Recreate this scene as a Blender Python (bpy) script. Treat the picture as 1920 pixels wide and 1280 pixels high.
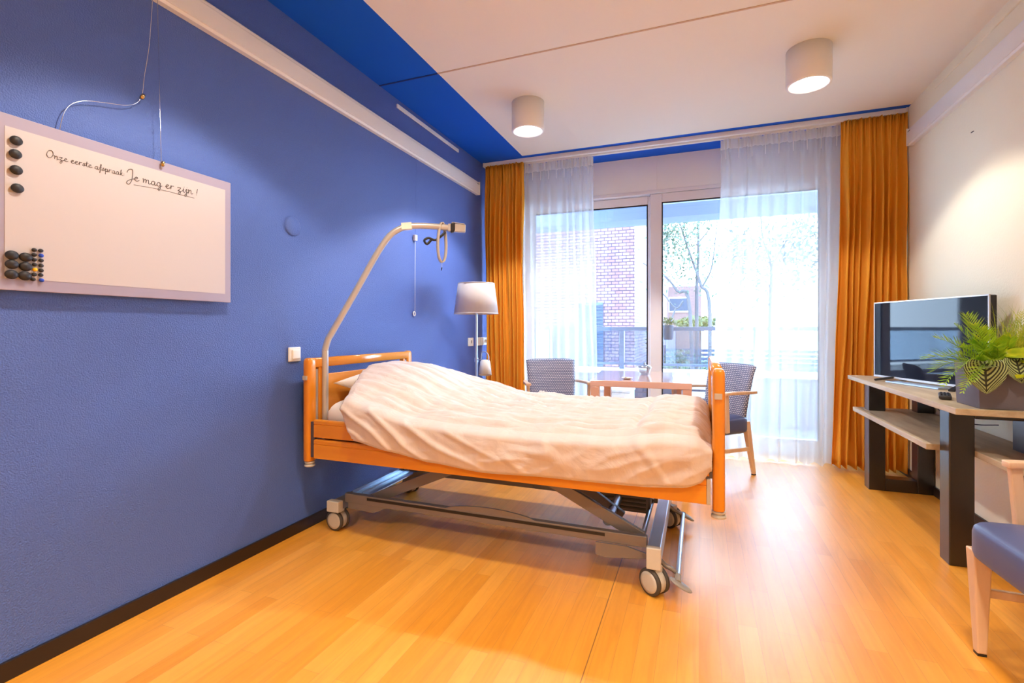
import bpy, bmesh, math, random
from mathutils import Vector, Matrix, noise
PI = math.pi
random.seed(7)
for o in list(bpy.data.objects): bpy.data.objects.remove(o)
S = bpy.context.scene
COL = S.collection

# ------------------------------------------------------------------ camera, sky, exposure
cam = bpy.data.cameras.new('camera')
cam.sensor_width = 36.0; cam.sensor_fit = 'HORIZONTAL'
cam.lens = 922.32 / 1920 * 36.0
cam.shift_y = -(640 - 616.9) / 1920
cam.clip_start = 0.05; cam.clip_end = 300
camo = bpy.data.objects.new('camera', cam); COL.objects.link(camo)
camo.location = (0, 0, 1.12)
camo.rotation_euler = (math.radians(90), 0, math.radians(20.834))
S.camera = camo
S.view_settings.view_transform = 'Standard'
try: S.view_settings.look = 'None'
except Exception: pass
S.view_settings.gamma = 1.0
S.view_settings.use_curve_mapping = False
S.view_settings.exposure = -0.06

SKY = 30.0
W = bpy.data.worlds.new('world'); S.world = W; W.use_nodes = True
nt = W.node_tree; bg = nt.nodes['Background']
tc = nt.nodes.new('ShaderNodeTexCoord'); sep = nt.nodes.new('ShaderNodeSeparateXYZ')
rmp = nt.nodes.new('ShaderNodeValToRGB')
rmp.color_ramp.elements[0].position = 0.0; rmp.color_ramp.elements[0].color = (0.56, 0.76, 1.0, 1)
rmp.color_ramp.elements[1].position = 0.45; rmp.color_ramp.elements[1].color = (0.50, 0.76, 1.0, 1)
nt.links.new(tc.outputs['Generated'], sep.inputs[0]); nt.links.new(sep.outputs['Z'], rmp.inputs[0])
nt.links.new(rmp.outputs[0], bg.inputs[0]); bg.inputs[1].default_value = SKY

# light coming from the downlights (power in W, colour)
DL_FRONT = (100, (1.0, 0.97, 0.94))
DL_RIGHT = (60, (1.0, 0.92, 0.82))
DL_BACK_FILL = (165, (1.0, 0.86, 0.60))  # warm fill for the pair of lamps added behind the camera
DL_MID = (85, (1.0, 0.90, 0.72))

# ------------------------------------------------------------------ helpers
def tag(o, label=None, cat=None, group=None, kind=None):
    if label: o['label'] = label
    if cat: o['category'] = cat
    if group: o['group'] = group
    if kind: o['kind'] = kind
    return o

def empty(name, loc, label, cat, group=None, rz=0.0):
    o = bpy.data.objects.new(name, None); COL.objects.link(o)
    o.empty_display_size = 0.1
    o.location = loc; o.rotation_euler = (0, 0, rz)
    return tag(o, label, cat, group)

def children(o): return [c for c in bpy.data.objects if c.parent == o]

def copy_tree(o, parent=None):
    c = o.copy(); COL.objects.link(c)
    if parent: c.parent = parent
    for ch in children(o): copy_tree(ch, c)
    return c

class MB:
    def __init__(s): s.bm = bmesh.new()
    def mesh(s, verts, faces, smooth=False, mi=0):
        vs = [s.bm.verts.new(v) for v in verts]
        for f in faces:
            try:
                fc = s.bm.faces.new([vs[i] for i in f]); fc.smooth = smooth; fc.material_index = mi
            except ValueError: pass
        return s
    def box(s, x0, x1, y0, y1, z0, z1, mi=0):
        v = [(x0,y0,z0),(x1,y0,z0),(x1,y1,z0),(x0,y1,z0),(x0,y0,z1),(x1,y0,z1),(x1,y1,z1),(x0,y1,z1)]
        return s.mesh(v, [(3,2,1,0),(4,5,6,7),(0,1,5,4),(1,2,6,5),(2,3,7,6),(3,0,4,7)], False, mi)
    def obox(s, c, ex, ey, ez, hx, hy, hz, mi=0):
        c = Vector(c); ex = Vector(ex).normalized(); ey = Vector(ey).normalized(); ez = Vector(ez).normalized()
        v = []
        for k in (-1, 1):
            for a, b in ((-1,-1),(1,-1),(1,1),(-1,1)):
                v.append(c + ex*hx*a + ey*hy*b + ez*hz*k)
        return s.mesh(v, [(3,2,1,0),(4,5,6,7),(0,1,5,4),(1,2,6,5),(2,3,7,6),(3,0,4,7)], False, mi)
    def bar(s, p0, p1, w, h, up=(0,0,1), mi=0):
        p0 = Vector(p0); p1 = Vector(p1); d = (p1-p0); L = d.length; d.normalize()
        side = d.cross(Vector(up)).normalized(); u = side.cross(d).normalized()
        return s.obox((p0+p1)/2, d, side, u, L/2, w/2, h/2, mi)
    def prism(s, poly, z0, z1, mi=0):
        n = len(poly)
        v = [(x, y, z0) for x, y in poly] + [(x, y, z1) for x, y in poly]
        f = [tuple(reversed(range(n))), tuple(range(n, 2*n))] + [(i, (i+1) % n, n+(i+1) % n, n+i) for i in range(n)]
        return s.mesh(v, f, False, mi)
    def cone(s, p0, p1, r0, r1, seg=20, caps=True, smooth=True, mi=0):
        p0 = Vector(p0); p1 = Vector(p1); d = (p1-p0).normalized()
        a = d.orthogonal().normalized(); b = d.cross(a)
        v = []
        for p, r in ((p0, r0), (p1, r1)):
            for i in range(seg):
                t = 2*PI*i/seg; v.append(p + a*math.cos(t)*r + b*math.sin(t)*r)
        f = [(i, (i+1) % seg, seg+(i+1) % seg, seg+i) for i in range(seg)]
        s.mesh(v, f, smooth, mi)
        if caps:
            s.mesh(v[:seg], [tuple(reversed(range(seg)))], False, mi); s.mesh(v[seg:], [tuple(range(seg))], False, mi)
        return s
    def lathe(s, prof, c=(0,0,0), axis=(0,0,1), seg=32, smooth=True, mi=0):
        c = Vector(c); d = Vector(axis).normalized(); a = d.orthogonal().normalized(); b = d.cross(a)
        v = []; n = len(prof)
        for r, h in prof:
            for i in range(seg):
                t = 2*PI*i/seg; v.append(c + d*h + (a*math.cos(t) + b*math.sin(t))*max(r, 1e-5))
        f = []
        for j in range(n-1):
            for i in range(seg):
                k = (i+1) % seg; f.append((j*seg+i, j*seg+k, (j+1)*seg+k, (j+1)*seg+i))
        return s.mesh(v, f, smooth, mi)
    def tube(s, pts, r, seg=10, smooth=True, mi=0, caps=True):
        pts = [Vector(p) for p in pts]; n = len(pts)
        rr = r if isinstance(r, (list, tuple)) else [r]*n
        v = []; prev = None
        for i, p in enumerate(pts):
            d = (pts[min(i+1, n-1)] - pts[max(i-1, 0)]).normalized()
            if prev is None: a = d.orthogonal().normalized()
            else:
                a = prev - d*prev.dot(d)
                a = a.normalized() if a.length > 1e-6 else d.orthogonal().normalized()
            prev = a; b = d.cross(a)
            for k in range(seg):
                t = 2*PI*k/seg; v.append(p + (a*math.cos(t) + b*math.sin(t))*rr[i])
        f = []
        for j in range(n-1):
            for i in range(seg):
                k = (i+1) % seg; f.append((j*seg+i, j*seg+k, (j+1)*seg+k, (j+1)*seg+i))
        if caps: f += [tuple(reversed(range(seg))), tuple(range((n-1)*seg, n*seg))]
        return s.mesh(v, f, smooth, mi)
    def grid(s, fn, nu, nv, smooth=True, mi=0, uv=False):
        v = [fn(i/nu, j/nv) for j in range(nv+1) for i in range(nu+1)]
        f = [(j*(nu+1)+i, j*(nu+1)+i+1, (j+1)*(nu+1)+i+1, (j+1)*(nu+1)+i) for j in range(nv) for i in range(nu)]
        return s.mesh(v, f, smooth, mi)
    def ell(s, c, rx, ry, rz, seg=16, mi=0, ex=(1,0,0), ey=(0,1,0), ez=(0,0,1)):
        c = Vector(c); ex = Vector(ex); ey = Vector(ey); ez = Vector(ez)
        def fn(u, w):
            t = 2*PI*u; p = PI*w
            return c + ex*rx*math.sin(p)*math.cos(t) + ey*ry*math.sin(p)*math.sin(t) + ez*rz*math.cos(p)
        return s.grid(fn, seg, seg//2, True, mi)
    def build(s, name, mat, parent=None, off=None, bevel=0, bseg=2, solid=0, sub=0, weld=0):
        if weld: bmesh.ops.remove_doubles(s.bm, verts=s.bm.verts, dist=weld)
        me = bpy.data.meshes.new(name)
        if off is not None:
            o3 = Vector(off)
            for v in s.bm.verts: v.co -= o3
        bmesh.ops.recalc_face_normals(s.bm, faces=s.bm.faces) if solid == 0 else None
        s.bm.to_mesh(me); s.bm.free()
        o = bpy.data.objects.new(name, me); COL.objects.link(o)
        for m in (mat if isinstance(mat, (list, tuple)) else [mat]): me.materials.append(m)
        if parent: o.parent = parent
        if solid:
            m = o.modifiers.new('solid', 'SOLIDIFY'); m.thickness = solid; m.offset = 0
        if sub:
            m = o.modifiers.new('sub', 'SUBSURF'); m.levels = sub; m.render_levels = sub
        if bevel:
            m = o.modifiers.new('bevel', 'BEVEL'); m.width = bevel; m.segments = bseg; m.limit_method = 'ANGLE'; m.angle_limit = math.radians(35)
            m.harden_normals = False
        return o

def catmull(pts, n=8):
    pts = [Vector(p) for p in pts]
    P = [pts[0]*2 - pts[1]] + pts + [pts[-1]*2 - pts[-2]]
    out = []
    for i in range(1, len(P)-2):
        for k in range(n):
            t = k/n
            out.append(0.5*((2*P[i]) + (P[i+1]-P[i-1])*t + (2*P[i-1]-5*P[i]+4*P[i+1]-P[i+2])*t*t + (3*P[i]-P[i-1]-3*P[i+1]+P[i+2])*t**3))
    out.append(pts[-1]); return out

def sm(a, b, x):
    t = min(1, max(0, (x-a)/(b-a))); return t*t*(3-2*t)
def lerp_tab(tab, x):
    if x <= tab[0][0]: return tab[0][1]
    for (a, va), (b, vb) in zip(tab, tab[1:]):
        if x <= b:
            t = (x-a)/(b-a); t = t*t*(3-2*t)*0.5 + t*0.5
            return va + (vb-va)*t
    return tab[-1][1]

# ------------------------------------------------------------------ materials
def srgb(r, g, b):
    f = lambda c: (c/255/12.92) if c/255 <= 0.04045 else ((c/255+0.055)/1.055)**2.4
    return (f(r), f(g), f(b), 1)
class NT:
    def __init__(s, m): s.t = m.node_tree
    def n(s, kind, **kw):
        nd = s.t.nodes.new('ShaderNode'+kind)
        for k, v in kw.items():
            if k.startswith('i_'):
                key = k[2:]; key = int(key) if key.isdigit() else key.replace('_', ' ')
                nd.inputs[key].default_value = v
            else: setattr(nd, k, v)
        return nd
    def l(s, a, b): s.t.links.new(a, b)
def mat(name, col, rough=0.5, metal=0.0, bump=0, bscale=200, spec=0.5, coat=0, var=0, vscale=6, emit=None, estr=1, sheen=0):
    m = bpy.data.materials.new(name); m.use_nodes = True
    N = NT(m); b = m.node_tree.nodes['Principled BSDF']
    b.inputs['Base Color'].default_value = col
    b.inputs['Roughness'].default_value = rough; b.inputs['Metallic'].default_value = metal
    b.inputs['Specular IOR Level'].default_value = spec
    if coat: b.inputs['Coat Weight'].default_value = coat; b.inputs['Coat Roughness'].default_value = 0.15
    if sheen: b.inputs['Sheen Weight'].default_value = sheen
    tc = N.n('TexCoord')
    if var:
        nz = N.n('TexNoise', i_Scale=vscale, i_Detail=4.0)
        N.l(tc.outputs['Object'], nz.inputs['Vector'])
        mx = N.n('MixRGB', blend_type='MULTIPLY', i_0=1.0); mx.inputs[1].default_value = col
        cr = N.n('ValToRGB'); cr.color_ramp.elements[0].color = (1-var,)*3+(1,); cr.color_ramp.elements[1].color = (1, 1, 1, 1)
        cr.color_ramp.elements[0].position = 0.3; cr.color_ramp.elements[1].position = 0.7
        N.l(nz.outputs[0], cr.inputs[0]); N.l(cr.outputs[0], mx.inputs[2]); N.l(mx.outputs[0], b.inputs['Base Color'])
    if bump:
        nz = N.n('TexNoise', i_Scale=bscale, i_Detail=3.0)
        bp = N.n('Bump', i_Strength=bump, i_Distance=0.01)
        N.l(tc.outputs['Object'], nz.inputs['Vector']); N.l(nz.outputs[0], bp.inputs['Height']); N.l(bp.outputs[0], b.inputs['Normal'])
    if emit: b.inputs['Emission Color'].default_value = emit; b.inputs['Emission Strength'].default_value = estr
    return m
def wood(name, c1, c2, rough=0.4, axis=1, scale=14, stretch=10, coat=0.0, bump=0.0):
    m = bpy.data.materials.new(name); m.use_nodes = True; N = NT(m); b = m.node_tree.nodes['Principled BSDF']
    tc = N.n('TexCoord'); mp = N.n('Mapping'); sc = [1, 1, 1]; sc[axis] = 1/stretch
    mp.inputs['Scale'].default_value = sc
    nz = N.n('TexNoise', i_Scale=scale, i_Detail=6.0, i_Roughness=0.62, i_Distortion=0.6)
    cr = N.n('ValToRGB'); cr.color_ramp.elements[0].color = c1; cr.color_ramp.elements[1].color = c2
    cr.color_ramp.elements[0].position = 0.35; cr.color_ramp.elements[1].position = 0.65
    N.l(tc.outputs['Object'], mp.inputs[0]); N.l(mp.outputs[0], nz.inputs['Vector']); N.l(nz.outputs[0], cr.inputs[0]); N.l(cr.outputs[0], b.inputs['Base Color'])
    b.inputs['Roughness'].default_value = rough
    if coat: b.inputs['Coat Weight'].default_value = coat; b.inputs['Coat Roughness'].default_value = 0.12
    if bump:
        bp = N.n('Bump', i_Strength=bump, i_Distance=0.003); N.l(nz.outputs[0], bp.inputs['Height']); N.l(bp.outputs[0], b.inputs['Normal'])
    return m

M = {}
M['wall_blue'] = mat('blue_plaster', srgb(80, 106, 180), 0.5, bump=0.55, bscale=190, spec=0.45)
M['ceil_blue'] = mat('blue_ceiling_paint', srgb(20, 92, 205), 0.7, spec=0.2)
M['cream_ceil'] = mat('cream_ceiling_paint', srgb(240, 233, 220), 0.85, spec=0.2)
M['cream_wall'] = mat('cream_wall_paint', srgb(243, 235, 210), 0.8, bump=0.12, bscale=90, spec=0.2)
M['white_paint'] = mat('white_paint', srgb(242, 240, 238), 0.45)
M['white_gloss'] = mat('white_plastic', srgb(235, 234, 232), 0.3)
M['baseboard'] = mat('dark_brown_baseboard', srgb(34, 24, 22), 0.35)
M['white_frame'] = mat('white_window_frame', srgb(232, 228, 232), 0.35)
M['board'] = mat('whiteboard_face', srgb(202, 194, 198), 0.25, coat=0.2)
M['board_edge'] = mat('whiteboard_margin', srgb(164, 156, 180), 0.3)
M['ink'] = mat('grey_ink', srgb(96, 88, 92), 0.6)
M['mag_black'] = mat('black_magnet', srgb(38, 36, 44), 0.5)
M['mag_blue'] = mat('blue_magnet', srgb(20, 70, 200), 0.5)
M['mag_yellow'] = mat('yellow_magnet', srgb(245, 190, 20), 0.5)
M['chrome'] = mat('chrome', (0.75, 0.75, 0.78, 1), 0.2, 1.0)
M['brass'] = mat('brass', srgb(190, 160, 110), 0.25, 1.0)
M['bed_wood'] = wood('orange_beech', srgb(226, 138, 26), srgb(236, 152, 38), 0.32, 0, 9, 9, coat=0.25)
M['bed_wood_v'] = wood('orange_beech_upright', srgb(224, 134, 24), srgb(236, 150, 38), 0.32, 2, 9, 9, coat=0.25)
M['bed_panel'] = wood('orange_beech_panel', srgb(222, 140, 50), srgb(234, 156, 66), 0.22, 1, 9, 9, coat=0.4)
M['bed_metal'] = mat('grey_brown_powder_coat', srgb(132, 122, 122), 0.38, 0.3)
M['bed_metal_dark'] = mat('dark_grey_powder_coat', srgb(92, 84, 92), 0.4, 0.3)
M['bed_plastic'] = mat('grey_plastic', srgb(196, 186, 178), 0.45)
M['rubber'] = mat('dark_rubber', srgb(70, 62, 58), 0.6)
M['pole'] = mat('silver_pole', srgb(196, 190, 188), 0.3, 0.35)
M['alu'] = mat('aluminium', srgb(190, 205, 225), 0.3, 0.8)
M['strap'] = mat('grey_strap', srgb(196, 184, 172), 0.6)
M['black'] = mat('black_plastic', srgb(30, 28, 32), 0.4)
M['black_metal'] = mat('black_metal', srgb(22, 18, 22), 0.32, 0.0, spec=0.8, coat=0.3)
M['mattress'] = mat('white_sheet', srgb(240, 232, 226), 0.9, bump=0.1, bscale=300)
M['lamp_shade'] = mat('beige_lamp_shade', srgb(214, 206, 204), 0.8)
M['table'] = wood('beech_table', srgb(226, 172, 148), srgb(236, 188, 166), 0.12, 0, 8, 8, coat=1.0)
M['chair_wood'] = wood('pale_beech', srgb(222, 182, 148), srgb(236, 202, 170), 0.4, 2, 10, 8)
M['leather'] = mat('blue_grey_leatherette', srgb(80, 90, 132), 0.36, bump=0.04, bscale=400)
M['console_wood'] = wood('scaffold_wood', srgb(180, 158, 128), srgb(208, 190, 160), 0.45, 1, 16, 8, bump=0.3)
M['pot'] = mat('grey_concrete', srgb(112, 106, 118), 0.6, bump=0.1, bscale=60, var=0.15, vscale=9)
M['soil'] = mat('soil', srgb(60, 44, 34), 0.9)
M['remote'] = mat('remote_grey', srgb(48, 44, 50), 0.4)
M['cable_dark'] = mat('dark_cable', srgb(60, 50, 50), 0.5)
M['cable_white'] = mat('white_cable', srgb(225, 225, 228), 0.4)
M['rail_metal'] = mat('grey_railing', srgb(92, 102, 122), 0.5)
M['concrete'] = mat('balcony_concrete', srgb(130, 134, 144), 0.8, var=0.1)
M['soffit'] = mat('balcony_soffit', srgb(190, 205, 225), 0.8)
M['beam'] = mat('balcony_beam', srgb(120, 136, 165), 0.7)
M['trunk'] = mat('grey_bark', srgb(56, 56, 62), 0.9, var=0.3, vscale=10)
M['trunk_pale'] = mat('pale_bark', srgb(140, 138, 136), 0.9)
M['ground'] = mat('paving', srgb(90, 90, 92), 0.9, var=0.2)
M['louver'] = mat('blue_grey_louver', srgb(44, 54, 74), 0.6)
M['porcelain'] = mat('white_porcelain', srgb(238, 238, 240), 0.2)
M['soft_rubber'] = mat('grey_pedal', srgb(146, 138, 136), 0.4)
M['screen'] = mat('tv_screen', (0.012, 0.016, 0.028, 1), 0.03, spec=0.3)
M['screen'].node_tree.nodes['Principled BSDF'].inputs['IOR'].default_value = 1.32
M['reflector'] = mat('silver_reflector', (0.85, 0.85, 0.87, 1), 0.35, 0.6)
M['bulb'] = mat('lit_bulb', (1, 1, 1, 1), 0.4, emit=(1, 0.96, 0.92, 1), estr=40)

def floor_mat():
    m = bpy.data.materials.new('strip_wood_floor'); m.use_nodes = True; N = NT(m); b = m.node_tree.nodes['Principled BSDF']
    tc = N.n('TexCoord'); sp = N.n('SeparateXYZ'); cb = N.n('CombineXYZ')
    N.l(tc.outputs['Object'], sp.inputs[0]); N.l(sp.outputs['Y'], cb.inputs['X']); N.l(sp.outputs['X'], cb.inputs['Y'])
    br = N.n('TexBrick', offset=0.37, offset_frequency=2, squash=1.0)
    br.inputs['Scale'].default_value = 1.0; br.inputs['Brick Width'].default_value = 0.78; br.inputs['Row Height'].default_value = 0.068
    br.inputs['Mortar Size'].default_value = 0.0006; br.inputs['Mortar Smooth'].default_value = 0.3; br.inputs['Bias'].default_value = 0.0
    br.inputs['Color1'].default_value = srgb(230, 152, 42); br.inputs['Color2'].default_value = srgb(244, 172, 68); br.inputs['Mortar'].default_value = srgb(196, 128, 66)
    N.l(cb.outputs[0], br.inputs['Vector'])
    mp = N.n('Mapping'); mp.inputs['Scale'].default_value = (1, 0.07, 1); N.l(tc.outputs['Object'], mp.inputs[0])
    nz = N.n('TexNoise', i_Scale=26.0, i_Detail=6.0, i_Roughness=0.65, i_Distortion=1.2); N.l(mp.outputs[0], nz.inputs['Vector'])
    cr = N.n('ValToRGB'); cr.color_ramp.elements[0].position = 0.32; cr.color_ramp.elements[0].color = (0.84, 0.77, 0.70, 1)
    cr.color_ramp.elements[1].position = 0.62; cr.color_ramp.elements[1].color = (1.02, 1.0, 1.0, 1)
    N.l(nz.outputs[0], cr.inputs[0])
    mx = N.n('MixRGB', blend_type='MULTIPLY', i_0=0.75); N.l(br.outputs['Color'], mx.inputs[1]); N.l(cr.outputs[0], mx.inputs[2])
    # one weld seam running towards the window
    ad = N.n('Math', operation='ADD', i_1=0.352); ab = N.n('Math', operation='ABSOLUTE'); lt = N.n('Math', operation='LESS_THAN', i_1=0.0018)
    N.l(sp.outputs['X'], ad.inputs[0]); N.l(ad.outputs[0], ab.inputs[0]); N.l(ab.outputs[0], lt.inputs[0])
    m2 = N.n('MixRGB', blend_type='MIX'); m2.inputs[2].default_value = srgb(150, 96, 50); N.l(lt.outputs[0], m2.inputs[0]); N.l(mx.outputs[0], m2.inputs[1])
    N.l(m2.outputs[0], b.inputs['Base Color'])
    b.inputs['Roughness'].default_value = 0.42; b.inputs['Specular IOR Level'].default_value = 0.55
    b.inputs['Coat Weight'].default_value = 0.45; b.inputs['Coat Roughness'].default_value = 0.32
    return m
M['floor'] = floor_mat()

def glass_mat(name, tint=(1, 1, 1, 1), refl=0.07, rough=0.0):
    m = bpy.data.materials.new(name); m.use_nodes = True; t = m.node_tree; t.nodes.remove(t.nodes['Principled BSDF']); N = NT(m)
    tr = N.n('BsdfTransparent'); tr.inputs[0].default_value = tint
    gl = N.n('BsdfGlossy'); gl.inputs['Roughness'].default_value = rough
    mx = N.n('MixShader'); mx.inputs[0].default_value = refl
    N.l(tr.outputs[0], mx.inputs[1]); N.l(gl.outputs[0], mx.inputs[2]); N.l(mx.outputs[0], t.nodes['Material Output'].inputs[0])
    return m
M['glass'] = glass_mat('window_glass')
M['glass_rail'] = glass_mat('railing_glass', (0.72, 0.84, 0.95, 1), 0.10)
M['glass_bowl'] = glass_mat('clear_glass', (0.88, 0.92, 0.94, 1), 0.25, 0.05)

def cloth_mat(name, col, transp, transl, bump=0.1, scale=500):
    m = bpy.data.materials.new(name); m.use_nodes = True; t = m.node_tree; t.nodes.remove(t.nodes['Principled BSDF']); N = NT(m)
    df = N.n('BsdfDiffuse'); df.inputs[0].default_value = col
    tl = N.n('BsdfTranslucent'); tl.inputs[0].default_value = col
    mx = N.n('MixShader'); mx.inputs[0].default_value = transl
    N.l(df.outputs[0], mx.inputs[1]); N.l(tl.outputs[0], mx.inputs[2])
    out = mx
    if transp:
        tr = N.n('BsdfTransparent'); m2 = N.n('MixShader'); m2.inputs[0].default_value = transp
        N.l(mx.outputs[0], m2.inputs[1]); N.l(tr.outputs[0], m2.inputs[2]); out = m2
    if bump:
        tc = N.n('TexCoord'); nz = N.n('TexNoise', i_Scale=scale, i_Detail=2.0); bp = N.n('Bump', i_Strength=bump, i_Distance=0.002)
        N.l(tc.outputs['Object'], nz.inputs['Vector']); N.l(nz.outputs[0], bp.inputs['Height']); N.l(bp.outputs[0], df.inputs['Normal'])
    N.l(out.outputs[0], t.nodes['Material Output'].inputs[0])
    return m
M['orange_curtain'] = cloth_mat('orange_curtain_cloth', srgb(255, 190, 76), 0, 0.34)
M['sheer'] = cloth_mat('sheer_voile', srgb(240, 244, 246), 0.42, 0.55, 0)
M['sheer_band'] = cloth_mat('sheer_heading', srgb(244, 244, 240), 0.12, 0.4, 0)
def duvet_mat():
    m = mat('pale_pink_cotton', srgb(218, 196, 188), 0.85, spec=0.25, sheen=0.15)
    N = NT(m); b = m.node_tree.nodes['Principled BSDF']; tc = N.n('TexCoord')
    mp = N.n('Mapping'); mp.inputs['Scale'].default_value = (1, 1.6, 1); N.l(tc.outputs['Object'], mp.inputs[0])
    n1 = N.n('TexNoise', i_Scale=5.5, i_Detail=4.0, i_Roughness=0.5, i_Distortion=1.2); N.l(mp.outputs[0], n1.inputs['Vector'])
    bp = N.n('Bump', i_Strength=0.4, i_Distance=0.025); N.l(n1.outputs[0], bp.inputs['Height']); N.l(bp.outputs[0], b.inputs['Normal'])
    # soft woven stripes along the bed
    sp = N.n('SeparateXYZ'); N.l(tc.outputs['Object'], sp.inputs[0])
    ml = N.n('Math', operation='MULTIPLY', i_1=62.0); sn = N.n('Math', operation='SINE'); N.l(sp.outputs['X'], ml.inputs[0]); N.l(ml.outputs[0], sn.inputs[0])
    cr = N.n('ValToRGB'); cr.color_ramp.elements[0].position = 0.35; cr.color_ramp.elements[0].color = srgb(220, 202, 196)
    cr.color_ramp.elements[1].position = 0.6; cr.color_ramp.elements[1].color = srgb(223, 205, 199)
    N.l(sn.outputs[0], cr.inputs[0]); N.l(cr.outputs[0], b.inputs['Base Color'])
    return m
M['duvet'] = duvet_mat()
def dot_fabric():
    m = mat('dotted_grey_fabric', srgb(90, 92, 112), 0.8)
    N = NT(m); b = m.node_tree.nodes['Principled BSDF']; tc = N.n('TexCoord'); sp = N.n('SeparateXYZ'); N.l(tc.outputs['Object'], sp.inputs[0])
    cb = N.n('CombineXYZ'); N.l(sp.outputs['X'], cb.inputs['X']); N.l(sp.outputs['Z'], cb.inputs['Y'])
    br = N.n('TexBrick', offset=0.5, offset_frequency=2)
    br.inputs['Scale'].default_value = 1.0; br.inputs['Brick Width'].default_value = 0.017; br.inputs['Row Height'].default_value = 0.0145
    br.inputs['Mortar Size'].default_value = 0.0044; br.inputs['Mortar Smooth'].default_value = 0.3
    br.inputs['Color1'].default_value = srgb(226, 222, 226); br.inputs['Color2'].default_value = srgb(206, 204, 214); br.inputs['Mortar'].default_value = srgb(108, 110, 138)
    N.l(cb.outputs[0], br.inputs['Vector']); N.l(br.outputs['Color'], b.inputs['Base Color'])
    return m
M['dots'] = dot_fabric()
def brick_mat(name, c1, c2, mo, bw, rh, ms=0.006):
    m = mat(name, c1, 0.85); N = NT(m); b = m.node_tree.nodes['Principled BSDF']; tc = N.n('TexCoord'); sp = N.n('SeparateXYZ'); N.l(tc.outputs['Object'], sp.inputs[0])
    ad = N.n('Math', operation='ADD'); N.l(sp.outputs['X'], ad.inputs[0]); N.l(sp.outputs['Y'], ad.inputs[1])
    cb = N.n('CombineXYZ'); N.l(ad.outputs[0], cb.inputs['X']); N.l(sp.outputs['Z'], cb.inputs['Y'])
    br = N.n('TexBrick', offset=0.5); br.inputs['Scale'].default_value = 1.0; br.inputs['Brick Width'].default_value = bw; br.inputs['Row Height'].default_value = rh
    br.inputs['Mortar Size'].default_value = ms; br.inputs['Color1'].default_value = c1; br.inputs['Color2'].default_value = c2; br.inputs['Mortar'].default_value = mo
    N.l(cb.outputs[0], br.inputs['Vector']); N.l(br.outputs['Color'], b.inputs['Base Color'])
    return m
M['brick'] = brick_mat('brick_wall', srgb(84, 56, 66), srgb(100, 74, 82), srgb(30, 18, 34), 0.16, 0.07, 0.009)
M['brick_far'] = brick_mat('brick_far', srgb(106, 84, 84), srgb(112, 90, 88), srgb(80, 60, 64), 0.22, 0.07)
M['brick_dark'] = brick_mat('brick_parapet', srgb(96, 84, 92), srgb(104, 90, 98), srgb(76, 66, 76), 0.22, 0.065)
def leaf_mat(name, c1, c2, rough=0.5, transl=0.3):
    m = bpy.data.materials.new(name); m.use_nodes = True; t = m.node_tree; N = NT(m); b = t.nodes['Principled BSDF']
    tc = N.n('TexCoord'); nz = N.n('TexNoise', i_Scale=25.0); N.l(tc.outputs['Object'], nz.inputs['Vector'])
    cr = N.n('ValToRGB'); cr.color_ramp.elements[0].position = 0.35; cr.color_ramp.elements[0].color = c1; cr.color_ramp.elements[1].position = 0.65; cr.color_ramp.elements[1].color = c2
    N.l(nz.outputs[0], cr.inputs[0]); N.l(cr.outputs[0], b.inputs['Base Color']); b.inputs['Roughness'].default_value = rough
    tl = N.n('BsdfTranslucent'); N.l(cr.outputs[0], tl.inputs[0]); mx = N.n('MixShader'); mx.inputs[0].default_value = transl
    N.l(b.outputs[0], mx.inputs[1]); N.l(tl.outputs[0], mx.inputs[2]); N.l(mx.outputs[0], t.nodes['Material Output'].inputs[0])
    return m
M['frond'] = leaf_mat('fern_green', srgb(120, 170, 30), srgb(176, 206, 44))
M['grass'] = leaf_mat('grass_green', srgb(140, 165, 30), srgb(206, 204, 70))
M['leaf'] = leaf_mat('leaf_green', srgb(150, 180, 20), srgb(214, 218, 40), 0.35)
M['tree_leaf'] = leaf_mat('tree_leaf', srgb(48, 70, 62), srgb(66, 84, 66))
M['shrub_leaf'] = leaf_mat('shrub_leaf', srgb(50, 66, 38), srgb(86, 88, 38))
def striped():
    m = mat('striped_leaf', srgb(40, 54, 30), 0.4); N = NT(m); b = m.node_tree.nodes['Principled BSDF']
    uv = N.n('UVMap'); sp = N.n('SeparateXYZ'); N.l(uv.outputs[0], sp.inputs[0])
    # v along the leaf, u across (0..1, midrib at 0.5)
    s1 = N.n('Math', operation='SUBTRACT', i_1=0.5); ab = N.n('Math', operation='ABSOLUTE'); N.l(sp.outputs['X'], s1.inputs[0]); N.l(s1.outputs[0], ab.inputs[0])
    pw = N.n('Math', operation='POWER', i_1=1.7); N.l(ab.outputs[0], pw.inputs[0])
    m1 = N.n('Math', operation='MULTIPLY', i_1=2.6); N.l(pw.outputs[0], m1.inputs[0])
    sb = N.n('Math', operation='ADD'); N.l(sp.outputs['Y'], sb.inputs[0]); N.l(m1.outputs[0], sb.inputs[1])
    m3 = N.n('Math', operation='MULTIPLY', i_1=40.0); sn = N.n('Math', operation='SINE'); N.l(sb.outputs[0], m3.inputs[0]); N.l(m3.outputs[0], sn.inputs[0])
    gt = N.n('Math', operation='GREATER_THAN', i_1=-0.1); N.l(sn.outputs[0], gt.inputs[0])
    g2 = N.n('Math', operation='GREATER_THAN', i_1=0.03); N.l(ab.outputs[0], g2.inputs[0])
    mu = N.n('Math', operation='MULTIPLY'); N.l(gt.outputs[0], mu.inputs[0]); N.l(g2.outputs[0], mu.inputs[1])
    mx = N.n('MixRGB'); mx.inputs[1].default_value = srgb(38, 44, 26); mx.inputs[2].default_value = srgb(176, 192, 130)
    N.l(mu.outputs[0], mx.inputs[0]); N.l(mx.outputs[0], b.inputs['Base Color'])
    return m
M['striped'] = striped()

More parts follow.
